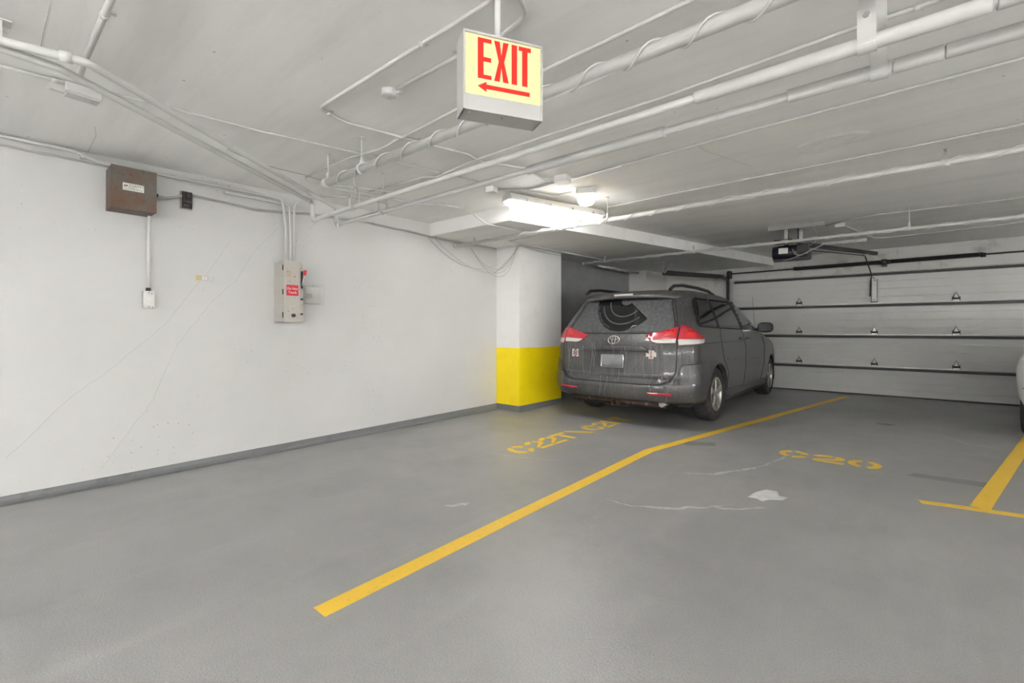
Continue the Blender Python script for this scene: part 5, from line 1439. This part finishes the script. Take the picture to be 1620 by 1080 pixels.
# spoiler + third brake lamp
mb = MB(); vs, fs = [], []; n = 24
prof = [(.0, 1.618), (-.10, 1.606), (-.125, 1.622), (-.10, 1.668), (.05, 1.712), (.22, 1.728)]
for i in range(n + 1):
    x = -.70 + 1.40 * i / n; k = abs(x) / .70
    for dy, z in prof:
        yy = .46 + dy * (1 - .55 * k ** 4) + .10 * k ** 2 + (.05 * k ** 6 if dy < 0 else 0)
        vs.append((x, yy, z - .018 * k ** 2 - (.02 * k ** 6)))
m_ = len(prof)
for i in range(n):
    for j in range(m_ - 1): fs.append([i*m_+j, i*m_+j+1, (i+1)*m_+j+1, (i+1)*m_+j])
fs += [list(range(m_))[::-1], [n*m_+j for j in range(m_)], ]
mb.add(vs, fs, True); spo = vp('roof_spoiler', mb, M_PAINT)
vp('brake_lamp', MB().box((0, .352, 1.658), (.27, .02, .028), Matrix.Rotation(.5, 3, 'X'), .004), M_CLRL, spo)
# hitch, exhaust, antenna, valance
ht = vp('tow_hitch', MB().cyl((-.68, .20, .285), (.62, .20, .285), .034, 14), M_RUST)
for x in (-.68, .62): vp('end_plate', MB().cyl((x - .006, .20, .285), (x + .006, .20, .285), .046, 14), M_RUST, ht)
mb = MB()
for (a_, b_, c_, d_) in ((-.038, .038, -.038, -.027), (-.038, .038, .027, .038), (-.038, -.027, -.027, .027), (.027, .038, -.027, .027)): mb.box2((a_, .09, .268 + c_), (b_, .22, .268 + d_))
vp('receiver_tube', mb, M_RUST, ht)
vp('hitch_plate', MB().box((0, .20, .228), (.36, .10, .010)), M_RUST, ht)
vp('exhaust_pipe', MB().cyl((.62, .10, .30), (.62, .75, .32), .033, 16), M_STEEL)
vp('underbody', MB().box2((-.62, .22, .22), (.62, 4.9, .34)), M_WELL)
vp('antenna', MB().tube([VB.on(side_s(VB, 3.55, 1.15), 1.15, -.12), VB.on(side_s(VB, 3.55, 1.15), 1.15, -.12) + Vector((-.02, -.10, .70))], [.004, .002], 6), M_BLACK, fix=False)
# dried run marks on tailgate and bumper
random.seed(11)
for i in range(20):
    x = random.uniform(-.72, .74); z1_ = random.choice([1.02, .98, .88, .6]); z0_ = max(.36, z1_ - random.uniform(.12, .5)); q = []
    for k in range(9):
        z_ = z1_ + (z0_ - z1_) * k / 8; of = .0125 if z_ > .535 else .041
        if abs(x) < .5 and .93 < z_ < .99: of = .036
        if abs(x) < .17 and .70 < z_ < .90: of = .022
        q.append(VB.on(x + .012 * math.sin(k * .7 + i), z_, of))
    vp('salt_streak', MB().tube(q, .0016, 4), M_SALT, tail, fix=False)

# ---- white car at the right edge of the frame
zsw = [.20, .26, .33, .42, .50, .58, .66, .73, .80, .86, .92, .97, 1.02, 1.08, 1.14, 1.20, 1.27, 1.34, 1.39, 1.43, 1.455, 1.47]
WB = Body(hw=[(.20, .78), (.35, .84), (.55, .875), (.74, .885), (.90, .855), (1.0, .80), (1.2, .70), (1.35, .60), (1.43, .48), (1.47, .25)],
          yr=[(.20, .14), (.32, .03), (.5, .0), (.74, .0), (.9, .05), (1.0, .14), (1.2, .32), (1.38, .52), (1.45, .75), (1.47, 1.0)],
          yf=[(.20, 3.2), (.4, 3.4), (.6, 3.4), (.8, 3.2), (.9, 2.8), (.98, 2.5), (1.2, 2.1), (1.38, 1.75), (1.45, 1.5), (1.47, 1.3)],
          rc=[(.2, .3), (1.0, .3), (1.5, .3)], bow=.12, rf=.4, zs=zsw, taper=(2.2, 1.3, .12))
wa = math.radians(-11.4)
wcar = thing('white_car', 'white car at the right edge of the frame over the yellow line', 'car', (1.72, 7.06, 0), wa)
MWc = MW[wcar.name]
def wp(name, mb, m, parent=wcar):
    mb.v = [MWc @ Vector(v) for v in mb.v]; o = obj(name, mb, m, parent); return o
r2 = cut_arches(WB.mesh(), [(.55, 1.2, .62, .29, .33), (-1.2, -.55, .62, .29, .33), (.5, 1.2, 2.75, .29, .33), (-1.2, -.5, 2.75, .29, .33)], MWc)
r2.materials.append(M_WPAINT); smooth_by_angle(r2, 35)
obj('body_shell', None, None, wcar, me=r2)
for sx in (-1, 1):
    for wy in (.62, 2.75): wheel(wcar, MWc, sx * .85, wy, .29, .18, sx)
    P = [(sx * a, b) for a, b in side_poly(WB, [(.55, .98), (2.3, .96), (1.9, 1.32), (.75, 1.34)])]
    wp('side_window', patch(WB, round_poly(P, .05), .004, .006), M_GLASS)
    P = [(sx * a, b) for a, b in ((.56, .76), (.74, .76), (.72, .94), (.56, .93))]
    tlw = wp('tail_lamp', patch(WB, round_poly(P, .02), .006, .006, .05), M_REDL); fix_normals(tlw)
fix_normals(wp('number_plate', patch(WB, round_poly([(-.20, .66), (.20, .66), (.20, .77), (-.20, .77)], .01), .008, .006, .08), M_PLATE))
wp('bumper_gap', MB().tube([WB.on(-.95 + 1.9 * i / 24, .56, .001) for i in range(25)], .004, 5), M_GAP)
wp('rear_window', patch(WB, round_poly([(-.58, 1.02), (.58, 1.02), (.45, 1.34), (-.45, 1.34)], .05), .004, .006), M_GLASS)
wp('lower_valance', MB().box2((-.72, .10, .16), (.72, 3.2, .26)), M_BLACK)
